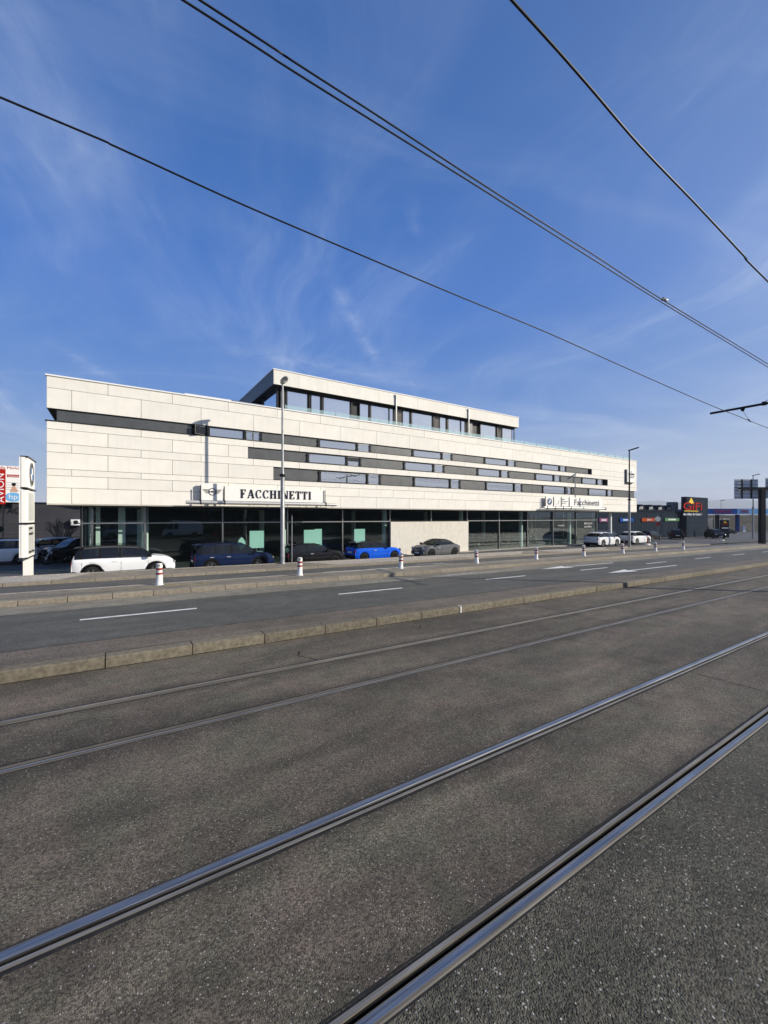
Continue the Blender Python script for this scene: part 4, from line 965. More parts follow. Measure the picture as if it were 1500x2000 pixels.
    for xw in (K['xr'], K['xf']):
        for sgn in (-1, 1):
            w_ = link('wheel', tme, t, True); w_.location = (xw - Lc / 2, sgn * (W / 2 - .025), wr); w_.rotation_euler = (0, 0, 0 if sgn < 0 else math.pi)
            link('rim', rme, w_, True)
        if trimmed:
            for sgn in (-1, 1):
                q = MB(); c = (xw - Lc / 2, sgn * (W / 2 + .012), wr); k = 16; av = []
                for i in range(k + 1):
                    a = math.pi * i / k
                    for rr, yy in ((Ra - .015, .0), (Ra + .055, .0), (Ra + .06, -.07)):
                        av.append((c[0] + rr * math.cos(a), c[1] + sgn * yy, c[2] + rr * math.sin(a) * (1 if rr < Ra + .01 else 1)))
                q.add(av, [(3 * i + s, 3 * i + s + 1, 3 * i + s + 4, 3 * i + s + 3) for i in range(k) for s in (0, 1)]); q.build('wheel_arch', M['trim'], t, True)
    # front
    fz = .62 if kind != 'van' else .75
    for sgn in (-1, 1):
        q = MB(); yy = sgn * (W / 2 * .70)
        q.add([Vector((Lc / 2 - .17 + .13 * math.sqrt(max(0, 1 - (a * a + c * c))), yy + a * .155 - 0.0, fz + .10 + c * .125)) for a, c in [(0, 0)] + [(math.cos(2 * math.pi * k / 12), math.sin(2 * math.pi * k / 12)) for k in range(12)]],
              [(0, 1 + k, 1 + (k + 1) % 12) for k in range(12)], 0, True)
        q.v = [(v[0] + .085 , v[1], v[2]) for v in q.v]
        q.build('headlight', M['lamp_glass'], t, True)
        q = MB(); yo = sgn * (W / 2 * .885); zt_ = (.92 if kind not in ('hatch', 'cabrio') else .85) if kind != 'van' else 1.2
        q.box(-Lc / 2 - .012, -Lc / 2 + .14, min(yo, yo - sgn * .16), max(yo, yo - sgn * .16), zt_ - .26 if kind != 'coupe' else zt_ - .12, zt_); q.build('tail_light', M['tail'], t, True)
        q = MB(); xm_ = K['ws'][1] - Lc / 2 - .32; zb_ = lerp_prof(K['belt'], K['ws'][1] - .3) + .05; ym = sgn * (W / 2 + .02)
        q.box(xm_, xm_ + .14, min(ym, ym + sgn * .16), max(ym, ym + sgn * .16), zb_, zb_ + .13); q.box(xm_ + .03, xm_ + .10, min(ym - sgn * .12, ym), max(ym - sgn * .12, ym), zb_ + .01, zb_ + .05); q.build('mirror', M['trim'], t, True)
        if not simple:
            for xh in ((K['pil'][-1][0] - .25), K['pil'][0][0] + .45) if kind not in ('hatch', 'cabrio') else (K['pil'][-1][1] + .12,):
                q = MB(); yh = sgn * (W / 2 - .0); zh = lerp_prof(K['belt'], xh) - .14; q.box(xh - Lc / 2, xh - Lc / 2 + .2, min(yh, yh + sgn * .022), max(yh, yh + sgn * .022), zh, zh + .035); q.build('door_handle', M[body] if body == 'car_white' else M['silver'], t, True)
            for xh in (K['pil'][-1][1] - .02, K['ws'][1] - .28) + ((K['pil'][0][1] + .02,) if kind not in ('hatch', 'cabrio') else ()):
                q = MB(); yh = sgn * (W / 2 + .001); q.box(xh - Lc / 2, xh - Lc / 2 + .010, min(yh - sgn * .03, yh), max(yh - sgn * .03, yh), .40, lerp_prof(K['belt'], xh) - .14); q.build('door_seam', M['trim'], t, True)
    q = MB(); q.box(Lc / 2 - .012, Lc / 2 + .012, -.38, .38, .30, .52); q.build('grille', M['trim'], t, True)
    q = MB(); q.box(Lc / 2 + .013, Lc / 2 + .022, -.26, .26, .36, .47); q.build('number_plate', M['letter_white'], t, True)
    q = MB(); q.box(-Lc / 2 - .022, -Lc / 2 - .002, -.26, .26, .62, .73); q.build('number_plate', M['letter_white'], t, True)
    q = MB(); q.box(-Lc / 2 - .03, -Lc / 2 + .1, -W / 2 * .84, W / 2 * .84, .26, .48); q.build('bumper', M['trim'], t, True)
    if kind == 'estate':
        for sgn in (-1, 1):
            q = MB(); q.tube([(-Lc / 2 + .5, sgn * .60, 1.63), (-Lc / 2 + .7, sgn * .61, 1.675), (-Lc / 2 + 2.3, sgn * .61, 1.675), (-Lc / 2 + 2.55, sgn * .60, 1.60)], .016, 6); q.build('roof_rail', M['trim'], t, True)
    if kind in ('estate', 'coupe', 'hatch') and roof != 'canvas':
        q = MB(); z_ = lerp_prof(K['top'], K['rw'][1]) ; q.add([(-Lc / 2 + K['rw'][1] - .30, s_ * .60, z_ - .03) for s_ in (-1, 1)] + [(-Lc / 2 + K['rw'][1] + .12, s_ * .62, z_ + .035) for s_ in (1, -1)] + [(-Lc / 2 + K['rw'][1] - .30, s_ * .60, z_ - .055) for s_ in (-1, 1)] + [(-Lc / 2 + K['rw'][1] + .12, s_ * .62, z_ - .02) for s_ in (1, -1)],
              [(0, 1, 2, 3), (4, 7, 6, 5), (0, 4, 5, 1), (1, 5, 6, 2), (3, 7, 4, 0)]); q.build('spoiler', M[roof or body], t, True)
    return t
def place(t, x, y, rz=0.0, z=None): t.location = (x, y, zcp(x) if z is None else z); t.rotation_euler = (0, 0, R(rz)); return t
ROW = 'cars parked along the dealership front'
place(make_car('estate', 'white compact SUV with black roof, leftmost of the cars parked before the showroom', 'car_white', 'roof_black', 'rim', group=ROW), .42, 24.85, 0, -.04)
place(make_car('estate', 'dark navy compact SUV between the white one and the lamp post', 'car_navy', 'car_navy', group=ROW), 5.72, 24.95, 0.5)
place(make_car('hatch', 'black five-door hatchback behind the narrow road sign by the lamp post', 'car_black', 'car_black', 'rim_dark', group=ROW, pillar='car_black'), 10.72, 25.0, 0)
place(make_car('hatch', 'bright blue hatchback with black roof parked at the left end of the render wall', 'car_blue', 'roof_black', 'rim_dark', group=ROW, trimmed=False), 15.5, 25.2, 0)
place(make_car('cabrio', 'grey convertible with closed black soft top facing left before the render wall', 'car_grey', 'canvas', 'rim_dark', group=ROW, trimmed=False, pillar='canvas'), 21.0, 24.9, 184)
place(make_car('coupe', 'white sloping-roof SUV parked by the corner of the glass front', 'car_white', 'car_white', group=ROW, trimmed=False), 44.9, 24.95, 0)
place(make_car('coupe', 'white sloping-roof SUV partly behind the slim dark-headed lamp post', 'car_white', 'car_white', group=ROW, trimmed=False, simple=True), 53.6, 25.7, 0)
place(make_car('estate', 'dark SUV parked between the two white ones near the round column', 'car_black', 'car_black', simple=True), 52.5, 28.6, 0)
place(make_car('hatch', 'dark hatchback before the slate store wall behind the round sign pole', 'car_black', 'car_black', simple=True), 68.5, 30.6, 0)
place(make_car('estate', 'black hatchback seen from behind beside the tower of the slate store', 'car_black', 'car_black', simple=True, trimmed=False), 77.0, 30.6, 28)
place(make_car('estate', 'dark SUV facing the street beside the entrance of the store', 'car_black', 'car_black', simple=True), 89.0, 29.3, -140)
place(make_car('hatch', 'dark car standing under the blue petrol station canopy', 'car_black', 'car_black', simple=True), 131, 40.5, -30)
place(make_car('estate', 'white car cut by the left edge beyond the totem sign', 'car_white', 'car_white', simple=True, trimmed=False), -6.6, 36.6, 180, -.1)
place(make_car('coupe', 'silver grey saloon with raked windscreen between totem and showroom', 'car_silver', 'car_silver', simple=True, trimmed=False), -4.2, 39.6, 205, -.1)
place(make_car('estate', 'dark SUV in shade at the left corner of the glass front', 'car_black', 'car_black', simple=True), -2.2, 36.8, 212, -.1)
place(make_car('hatch', 'black display car in the showroom right of the render wall', 'car_black', 'car_black', simple=True, group='cars shown inside'), 29.5, 30.4, 10, -.07)
place(make_car('estate', 'dark display car with silver wheels behind the right-hand panes', 'car_navy', 'car_navy', simple=True, group='cars shown inside'), 37.6, 31.0, -12, -.07)
# across the street, seen only mirrored in the showroom glass
place(make_car('van', 'white van parked across the street, mirrored in the showroom glass', 'car_white', cat='van', simple=True, name='parked_van', group='vans across the street'), 8.2, -12.5, 180, gz(8))
place(make_car('van', 'silver van parked across the street, mirrored left of the white one', 'car_silver', cat='van', simple=True, name='parked_van', group='vans across the street'), 1.2, -12.8, 180, gz(1))
place(make_car('hatch', 'red car parked across the street, mirrored above the navy SUV', 'car_red', simple=True, group='cars across the street'), 14.4, -12.3, 180, gz(14))
for i, x in enumerate((33.0, 47.5)):
    place(make_car('hatch', ('grey car parked across the street, mirrored in the middle panes', 'grey car parked across the street, mirrored in the right-hand panes')[i], 'car_grey', simple=True, group='cars across the street'), x, -12.3, 180, gz(x))

# motorcycle
mc = thing('motorcycle', 'dark motorcycle parked in shade between the totem and the white SUV', 'motorcycle', (-3.1, 34.2, -.1), R(170))
for x in (-.70, .72):
    q = MB(); q.add([(x + (.30 + r * math.cos(p)) * math.cos(a), r * math.sin(p), .31 + (.30 - .05 + r * math.cos(p)) * math.sin(a)) for a in [2 * math.pi * k / 20 for k in range(20)] for r, p in [(.06, 2 * math.pi * j / 6) for j in range(6)]],
          [(k * 6 + j, ((k + 1) % 20) * 6 + j, ((k + 1) % 20) * 6 + (j + 1) % 6, k * 6 + (j + 1) % 6) for k in range(20) for j in range(6)], 0, True); q.build('wheel', M['tyre'], mc, True)
q = MB(); q.tube([(-.45, 0, .62), (0, 0, .55), (.35, 0, .78)], [.13, .22, .16], 10); q.build('frame', M['trim'], mc, True)
q = MB(); q.tube([(.0, 0, .86), (.22, 0, .95), (.42, 0, .90)], [.10, .19, .08], 10); q.build('tank', M['car_black'], mc, True)
q = MB(); q.tube([(-.85, 0, .92), (-.4, 0, .82), (.02, 0, .84)], [.07, .13, .10], 8); q.build('seat', M['trim'], mc, True)
q = MB(); q.tube([(.72, -.08, .31), (.45, -.08, 1.02)], .03, 6); q.tube([(.72, .08, .31), (.45, .08, 1.02)], .03, 6); q.build('fork', M['silver'], mc, True)
q = MB(); q.tube([(.30, -.38, 1.08), (.45, 0, 1.05), (.30, .38, 1.08)], .02, 6); q.build('handlebar', M['trim'], mc, True)
q = MB(); q.tube([(.50, 0, .90), (.64, 0, .88)], [.11, .08], 10); q.build('headlight', M['lamp_glass'], mc, True)

# ================================================================== STREET FURNITURE
BG = 'red and white bollards on the traffic island'
bl_lab = ['leftmost bollard, in front of the white SUV', 'second bollard from the left, just right of the tall lamp post', 'third bollard from the left, below the nose of the blue car', 'fourth bollard from the left, right of the grey convertible',
          'fifth bollard from the left, before the glass front', 'sixth bollard from the left, under the white SUV at the glass corner', 'seventh bollard from the left, beside the slim dark lamp post',
          'eighth bollard from the left, below the round sign pole', 'rightmost bollard, before the tower of the slate store']
def make_bollard():
    t = thing('bollard', 'x', 'bollard', group=BG)
    q = MB(); q.tube([(0, 0, 0), (0, 0, .02), (0, 0, .60), (0, 0, .72), (0, 0, .80)], [.16, .125, .105, .115, .108], 18, cap=False)
    q.tube([(0, 0, .80), (0, 0, .83)], [.108, .085], 18); q.build('post', M['bollard_white'], t, True)
    for z in (.40, .58): q = MB(); q.tube([(0, 0, z), (0, 0, z + .075)], [.1185, .1160], 18, cap=False); q.build('band', M['bollard_red'], t, True)
    q = MB(); q.disc((0, -.1215, .755), .042, 'y', 14, 0, r2=.026); q.build('badge', M['letter'], t, True)
    return t
b0 = make_bollard()
tilts = [(0, 0), (.02, .01), (-.02, .03), (-.05, -.03), (.01, .0), (.0, -.06), (.0, -.12), (.0, -.04), (.0, -.05)]
for i in range(9):
    o = b0 if i == 0 else copy_tree(b0)
    x = 1.41 + 5.75 * i; o.location = (x, 18.2, .39 + gz(x)); o['label'] = 'red-banded white ' + bl_lab[i].replace('bollard', 'bollard', 1)
    o['label'] = bl_lab[i]; o.rotation_euler = (tilts[i][0], tilts[i][1], random.uniform(-.4, .4))

def lamp(x, y, zb, top, label, kind):
    t = thing('street_lamp', label, 'street lamp', (x, y, zb), group='street lamps on the pavement')
    H = top - zb; hm = H * .50
    q = MB()
    if kind == 0:
        q.tube([(0, 0, 0), (0, 0, .04), (0, 0, .05), (0, 0, H * .49)], [.15, .15, .125, .115], 16, cap=False); q.tube([(0, 0, H * .49), (0, 0, H * .52), (0, 0, H)], [.115, .075, .055], 14); q.build('pole', M['galv'], t, True)
        q = MB(); q.tube([(0, 0, H * .48), (0, 0, H * .495)], [.15, .15], 14); q.box(-.30, -.13, -.02, .02, H * .487, H * .49); q.build('collar', M['dark_post'], t, True)
        hd = []; n = 14; m = 8
        for i in range(m + 1):
            s = i / m; r = .20 * math.sin(math.pi * min(1, .12 + s * .80)) ** .7
            for k in range(n):
                a = 2 * math.pi * k / n; hd.append((r * math.cos(a), .10 - .80 * s, H + .0 + .16 * s + .62 * r * math.sin(a)))
        q = MB(); q.add(hd, [(i * n + k, i * n + (k + 1) % n, (i + 1) * n + (k + 1) % n, (i + 1) * n + k) for i in range(m) for k in range(n)] + [tuple(range(n)), tuple(m * n + k for k in range(n))], 0, True); q.build('lamp_head', M['galv'], t, True)
        q = MB(); q.add([(r_ * math.cos(a), -.32 + .28 * math.sin(a) * (r_ / .13), H + .08 - .075 - (.02 if r_ < .1 else 0) - .05) for r_ in (.13, .02) for a in [2 * math.pi * k / 12 for k in range(12)]], [(k, (k + 1) % 12, 12 + (k + 1) % 12, 12 + k) for k in range(12)]); q.build('lens', M['lamp_glass'], t, True)
    else:
        q.tube([(0, 0, 0), (0, 0, .5), (0, 0, H * .49)], [.14, .125, .11], 12, cap=False); q.build('pole', M['galv'], t, True)
        q = MB(); q.tube([(0, 0, H * .49), (0, 0, H * .50), (0, 0, H)], [.11, .08, .055], 12, cap=False); q.tube([(0, 0, H * .485), (0, 0, H * .497)], .16, 12); q.build('upper_pole', M['dark_post'], t, True)
        q = MB(); q.add([(sx * wv, yv, H + zv) for (yv, wv, zv) in ((.12, .06, -.03), (-.15, .14, .0), (-.75, .14, .12), (-.95, .06, .16)) for sx in (-1, 1)] + [(sx * wv * .8, yv, H + zv + .09) for (yv, wv, zv) in ((.12, .06, -.03), (-.15, .14, .0), (-.75, .14, .12), (-.95, .06, .16)) for sx in (-1, 1)],
              [(2 * i, 2 * i + 1, 2 * i + 3, 2 * i + 2) for i in range(3)] + [(8 + 2 * i, 10 + 2 * i, 11 + 2 * i, 9 + 2 * i) for i in range(3)] + [(2 * i, 2 * i + 2, 10 + 2 * i, 8 + 2 * i) for i in range(3)] + [(2 * i + 1, 9 + 2 * i, 11 + 2 * i, 3 + 2 * i) for i in range(3)] + [(0, 8, 9, 1), (6, 7, 15, 14)]); q.build('lamp_head', M['dark_post'], t, True)
    return t
lamp(8.11, 23.3, .40 + gz(8.11), 10.8, 'tall galvanised street lamp with oval head crossing the FACCHINETTI lettering', 0)
lamp(46.2, 22.75, .40 + gz(46.2), 10.15, 'slim street lamp with dark flat head at the right corner of the showroom', 1)
lamp(93.9, 25.4, .38 + gz(93.9), 10.3, 'slim street lamp with dark flat head behind the gantry sign', 1)

t = thing('road_sign', 'narrow road sign on a thin pole, just right of the tall lamp post', 'road sign', (8.60, 23.1, .40 + gz(8.6)))
q = MB(); q.tube([(0, 0, 0), (0, 0, 2.75)], .028, 8); q.build('pole', M['galv'], t, True)
q = MB(); q.add([(-.012 + .02 * s, a * .40, 2.15 + z_) for s in (0, 1) for a, z_ in ((-.28, 0), (.28, 0), (.28, .72), (-.28, .72))], [(0, 1, 2, 3), (7, 6, 5, 4), (0, 4, 5, 1), (1, 5, 6, 2), (2, 6, 7, 3), (3, 7, 4, 0)]); o = q.build('plate', M['grey_metal'], t, True); o.rotation_euler = (0, 0, R(-22))
t = thing('road_sign', 'round white sign above a small red one on a pole before the slate store', 'road sign', (62.0, 26.8, zcp(62)))
q = MB(); q.tube([(0, 0, 0), (0, 0, 3.7)], .035, 8); q.build('pole', M['galv'], t, True)
for z_, r_, m_ in ((3.15, .34, 'sign_white'), (2.45, .26, 'bollard_red')):
    q = MB(); n = 18; q.add([(-.03 - .015 * s, r_ * math.cos(2 * math.pi * k / n), z_ + r_ * math.sin(2 * math.pi * k / n)) for s in (0, 1) for k in range(n)], [tuple(range(n)), tuple(range(2 * n - 1, n - 1, -1))] + [(k, (k + 1) % n, n + (k + 1) % n, n + k) for k in range(n)]); o = q.build('plate', M[m_], t, True); o.rotation_euler = (0, 0, R(12))

# temporary barrier posts on rubber feet
bp = None
for i, (x, y, mt, lab) in enumerate(((43.6, 22.0, 'bollard_red', 'thin red and white barrier post leaning behind a bollard'), (52.2, 23.6, 'orange', 'thin orange barrier post on a pale foot right of the slim lamp'), (54.2, 24.6, 'orange', 'second thin orange post beside the pale foot'), (63.8, 24.7, 'galv', 'low grey post on a pale foot left of the store tower'), (78.5, 24.9, 'galv', 'low grey post on a pale foot before the store tower'))):
    z = (gz(x) + .40) if y < 23.4 else zcp(x)
    t = thing('barrier_post', lab, 'barrier post', (x, y, z), group='barrier posts at the car park entrance')
    q = MB(); q.tube([(0, 0, .08), (.0, .0, 1.05 if mt != 'galv' else .8)], .03, 8); q.build('post', M[mt], t, True)
    if mt == 'bollard_red':
        for z_ in (.3, .6, .9): q = MB(); q.tube([(0, 0, z_), (0, 0, z_ + .12)], .033, 8); q.build('band', M['bollard_white'], t, True)
    q = MB(); q.box(-.38, .38, -.18, .18, 0, .09); q.build('foot', M['paint_worn' if mt == 'bollard_red' else 'bollard_white'], t, True)

# gantry with sign boards seen from behind
gt = thing('sign_gantry', 'dark gantry post holding large sign boards seen from behind at the right edge', 'sign gantry', (71.6, 18.46, .39 + gz(71.6)), YAW - R(90))
q = MB(); q.box(-.29, .29, -.25, .25, -.1, 7.2); q.build('post', M['dark_post'], gt, True)
q = MB(); q.box(-3.0, 5.5, -.14, .14, 7.2, 7.48); q.build('beam', M['dark_post'], gt, True)
for (a, c, z0, z1) in ((-3.4, -.25, 5.95, 8.55), (.75, 4.6, 6.0, 8.75)):
    q = MB(); q.box(a, c, .30, .34, z0, z1); bo = q.build('board', M['board_back'], gt, True)
    for k in range(6): q = MB(); zz = z0 + (z1 - z0) * (k + .5) / 6; q.box(a + .03, c - .03, .24, .299, zz - .02, zz + .02); q.build('rib', M['frame'], bo, True)
    for xx in (a + (c - a) * .3, a + (c - a) * .7): q = MB(); q.box(xx - .07, xx + .07, .15, .239, z0, z1); q.build('rib', M['dark_post'], bo, True)
q = MB(); q.tube([(.55, -.35, -.3), (.55, -.35, 9.5)], .10, 10)
tag(q.build('mast', M['galv']), 'pale slender pole beside the dark gantry post', 'pole'); bpy.data.objects['mast'].location = (72.1, 18.2, .39 + gz(72)); bpy.data.objects['mast'].name = 'slender_pole'

# ------------------------------------------------------------------ catenary
ARM_X = 25.2
cm = thing('catenary_mast', 'steel catenary mast between the tracks, its bracket arm reaching in from the right edge', 'catenary mast', (ARM_X, 5.3, gz(ARM_X)))
q = MB(); q.tube([(0, 0, 0), (0, 0, 8.9)], [.155, .10], 14); q.build('pole', M['dark_post'], cm, True)
q = MB(); z_ = 8.26 - gz(ARM_X); q.tube([(0, -3.1, z_ + .03), (0, 3.19, z_ - .02)], .055, 10); q.build('bracket_arm', M['dark_post'], cm, True)
for sgn in (-1, 1):
    q = MB(); q.tube([(0, sgn * 1.15, z_ + .05), (0, 0, z_ + .70)], .012, 6); q.build('stay', M['wire'], cm, True)
    q = MB(); q.tube([(0, sgn * 1.12, z_ - .07), (0, sgn * 1.12, z_ + .09)], .09, 8); q.build('clamp', M['dark_post'], cm, True)
    q = MB(); q.tube([(0, sgn * 1.9, z_ - .05), (0, sgn * 1.9, z_ - .18)], [.10, .05], 8); q.box(-.16, .16, sgn * 1.9 - .02, sgn * 1.9 + .02, z_ - .13, z_ - .10); q.tube([(0, sgn * 1.9, z_ - .16), (2.2, sgn * 2.3, z_ - .20)], .008, 5); q.tube([(2.2, sgn * 2.3, z_ - .20), (2.9, sgn * 2.42, z_ - .21)], .03, 6); q.build('registration_arm', M['dark_post'], cm, True)
def wire_pts(P): return P
def wire(label, pts, r, group='overhead tram wires'):
    b = MB(); P = [Vector(p) for p in pts]; out = []
    for i in range(len(P) - 1):                      # Catmull-Rom through the measured points
        p0 = P[max(i - 1, 0)]; p1 = P[i]; p2 = P[i + 1]; p3 = P[min(i + 2, len(P) - 1)]; n = 6
        for k in range(n):
            t = k / n; out.append(.5 * ((2 * p1) + (p2 - p0) * t + (2 * p0 - 5 * p1 + 4 * p2 - p3) * t * t + (3 * p1 - p0 - 3 * p2 + p3) * t ** 3))
    out.append(P[-1]); b.tube(out, r, 6)
    return tag(b.build('overhead_wire', M['wire']), label, 'overhead wire', group)
def UV(u, v, Y):
    s = (u - 750) * math.sin(YAW) + 805 * math.cos(YAW); p = -(u - 750) * math.cos(YAW) + 805 * math.sin(YAW); return (s / p * Y, Y, CAMH + (1010 - v) / p * Y)
LW = [(0, 190), (238, 292), (475, 400), (705, 498), (890, 576), (1072, 651), (1230, 722), (1380, 788), (1440, 812), (1500, 836)]
wl = [UV(u, v, 7.85) for u, v in LW]; a, c = Vector(wl[0]), Vector(wl[-1])
wl = [(-40, 7.85, 9.2), (-12, 7.85, 9.0)] + wl + [(60, 7.5, 7.6), (110, 7.5, 7.1)]
wire('thin contact wire running from the left edge across the whole sky', wl, .016)
wr_ = [UV(u, v, 2.95) for u, v in [(1010, 12), (1140, 157), (1250, 285), (1362, 402), (1453, 500), (1500, 550)]]
wr_ = [(-40, 2.95, 9.2), (-12, 2.95, 8.95), (0, 2.95, 8.68)] + wr_ + [(24.5, 2.95, 7.95), (60, 3.0, 7.5), (110, 3, 7.0)]
wire('contact wire over the nearer track, crossing the upper right corner', wr_, .016)
for lab, pts in (('lower wire of the twin feeder cables crossing the sky', [(357, 0), (560, 131), (750, 250), (950, 375), (1148, 500), (1290, 589), (1500, 717)]), ('upper wire of the twin feeder cables crossing the sky', [(390, 0), (570, 118), (750, 234), (958, 370), (1163, 500), (1295, 586), (1500, 711)])):
    P = [UV(u, v, 5.3) for u, v in pts]; up = .12 if 'upper' in lab else 0
    wire(lab, [(-40, 5.3, 9.5 + up), (-8, 5.3, 9.2 + up)] + P + [(ARM_X, 5.3, 8.78 + up), (60, 5.3, 8.1 + up), (110, 5.3, 7.5 + up)], .014)
p = Vector(UV(1297, 588, 5.3))
t = thing('wire_clamp', 'small black and white clamp joining the twin feeder cables', 'clamp', tuple(p))
q = MB(); q.tube([(-.10, 0, .0), (-.04, 0, .07), (.06, 0, .07), (.1, 0, .02)], .028, 8); q.build('body', M['wire'], t, True)
q = MB(); q.tube([(.02, -.02, .03), (.16, -.02, .06)], .03, 8); q.build('insulator', M['letter_white'], t, True)

# ================================================================== NEIGHBOURING BUILDINGS
# slate-grey store on the right
st = thing('slate_store', 'slate-grey discount store with a corner tower and red and yellow GiFi sign', 'building', (80, 42, gz(80)))
zt = 3.95
q = MB(); q.box(60, 93, 35.0, 60, -1.4, zt); q.build('wall', M['slate_wall'], st)
x = 60
rb = MB(); rb.box(-.012, .012, .03, .05, 0, zt + .9); rbm = rb.mesh('cladding_rib', M['slate_wall'])
while x < 90: o = link('cladding_rib', rbm, st, True); o.location = Vector((x, 34.95, -.9)) - wloc(st); x += 1.0
q = MB(); q.box(59.8, 89.9, 34.88, 35.3, zt, zt + .22); q.build('roof_edge', M['slate_metal'], st)
q = MB(); q.box(90, 99.8, 34.0, 34.9, -1.6, 6.85); q.build('tower', M['slate_wall'], st)
for k in range(7): q = MB(); z = -.6 + k * 1.0; q.box(90.02, 99.78, 33.975, 34.0, z, z + .02); q.build('panel_joint', M['mullion'], st)
q = MB()
for (xa, xb, zc_) in ((61, 67, 0), (67.3, 73, 0), (73.3, 79, 0), (79.3, 85, 0)): pass
for k in range(5):
    xa = 72.5 + 3.55 * k; q = MB()
    v8 = [(xa, 36.2, zt + .1), (xa + 3.5, 36.2, zt + .1), (xa + 2.1, 36.2, zt + 1.3), (xa + 1.5, 36.2, zt + 1.3)]
    q.add(v8 + [(a, 50, c) for a, _, c in v8], [(0, 1, 2, 3), (7, 6, 5, 4), (0, 4, 5, 1), (1, 5, 6, 2), (2, 6, 7, 3), (3, 7, 4, 0)]); rl = q.build('roof_light', M['slate_metal'], st)
    for j in range(3): q = MB(); xx = xa + .85 + .45 * j; q.add([(xx, 36.17, zt + .45), (xx + .16, 36.17, zt + .45), (xx + .36, 36.17, zt + .90), (xx + .2, 36.17, zt + .90)], [(0, 1, 2, 3)]); q.build('pane', M['letter_white'], rl)
q = MB(); q.tube([(90.0, 36.4, 3.9), (90.0, 36.4, 5.75), (90.0, 36.4, 5.9)], [.95, .95, .8], 20); q.build('tank', M['grey_metal'], st)
for (u0, u1, s, m_) in ((1170, 1187, None, 'purple'), (1210.5, 1236, None, 'blue'), (1253, 1278, 'DÉCO', 'orange'), (1298, 1326, None, 'green')):
    xa, xb = SX(u0, 34.9), SX(u1, 34.9); q = MB(); q.box(xa, xb, 34.82, 34.94, 2.25, 2.85); sg_ = q.build('sign_panel', M[m_], st)
    if s: text_obj(s, M['letter_white'], xa + (xb - xa) * .38, 34.80, 2.40, (xb - xa) * .35, .3, st)
    else:
        q = MB(); n = 7
        for k in range(n): q.box(xa + (xb - xa) * (.22 + .56 * k / n), xa + (xb - xa) * (.22 + .56 * (k + .6) / n), 34.79, 34.815, 2.42, 2.68)
        q.build('lettering', M['letter_white'], st)
xa, xb = SX(1334, 34), SX(1370, 34); w = xb - xa
text_obj('GiFi', M['red'], xa, 33.93, 4.35, w, 1.45, st, depth=.08)
q = MB(); xm = xa + w * .42; q.add([(xm - w * .17, 33.96, 5.55), (xm + w * .17, 33.96, 5.55), (xm, 33.96, 6.75)], [(0, 1, 2)]); q.add([(xa + w * .05, 33.96, 4.1), (xa + w * .8, 33.96, 4.1), (xa + w * .8, 33.96, 4.22), (xa + w * .05, 33.96, 4.22)], [(0, 1, 2, 3)]); q.build('emblem', M['yellow'], st)
text_obj('des idées de Génie !', M['letter_white'], xa, 33.95, 3.35, w, .45, st, depth=.04)
t = thing('entrance_sign', 'small dark signboard with GiFi emblem standing right of the store tower', 'signboard', (97.5, 30.5, zcp(97)), YAW - R(90))
q = MB(); q.box(-.8, .8, 0, .25, 0, 3.3); q.build('board', M['slate_metal'], t, True)
q = MB(); q.add([(-.35, -.01, 2.75), (.35, -.01, 2.75), (0, -.01, 3.15)], [(0, 1, 2)]); q.build('emblem', M['yellow'], t, True)
me = text_mesh('GiFi', M['red'], 1.0, .45, .02); o = link('lettering', me, t, True); o.location = (-.5, -.02, 2.3)
q = MB(); q.box(-.6, .6, -.012, -.001, 1.7, 1.85); q.build('stripe', M['letter_white'], t, True)

# petrol station
DT = []
def RW(u, d, z=0):    # point at bearing of column u, distance d along the view
    r = (u - 750) / 805 * d; return (r * math.sin(YAW) + d * math.cos(YAW), -r * math.cos(YAW) + d * math.sin(YAW), z)
cx0 = RW(1372, 130); ps = thing('petrol_station', 'petrol station with blue TAMOIL canopy and pale shop beyond the store', 'building', (cx0[0], cx0[1], gz(cx0[0])), YAW - R(90))
wd = 170 / 805 * 130; zz = -gz(cx0[0])
q = MB(); q.box(0, wd, 0, 14, 3.95 + zz, 5.65 + zz); q.build('canopy', M['blue'], ps, True)
q = MB(); q.box(11.0, wd, -.03, -.002, 3.95 + zz, 5.65 + zz); q.build('canopy_band', M['light_blue'], ps, True)
q = MB(); q.box(-.02, wd, -.06, -.035, 5.66 + zz, 5.74 + zz); q.box(-.02, wd, -.06, -.035, 3.8 + zz, 3.93 + zz); q.build('canopy_trim', M['sign_white'], ps, True)
for (s, x, w, h) in (('TAMOIL', 3.4, 6.0, 1.05), ('TAMOIL', 11.9, 2.8, 1.1)):
    o = link('lettering', text_mesh(s, M['red'], w, h, .04), ps, True); o.location = (x, -.08, 4.28 + zz)
for x in (2.2, 7.0, 13.5, 21): q = MB(); q.box(x, x + .8, 3, 3.8, 0, 3.95 + zz); q.build('pillar', M['blue' if x > 12 else 'slate_metal'], ps, True)
q = MB(); q.box(4.5, 40, 18, 26, 0, 3.7 + zz); q.build('shop', M['gutter_asphalt'], ps, True)
for k in range(5): q = MB(); q.box(9 + 3 * k, 11.6 + 3 * k, 17.9, 17.98, .2, 2.6 + zz); q.build('window', M['office_glass'], ps, True)
for x in (3.6, 9.6, 15.5):
    q = MB(); q.box(x, x + .9, 3.2, 3.7, 0, 2.1); q.build('fuel_pump', M['letter_white' if x > 5 else 'slate_metal'], ps, True)

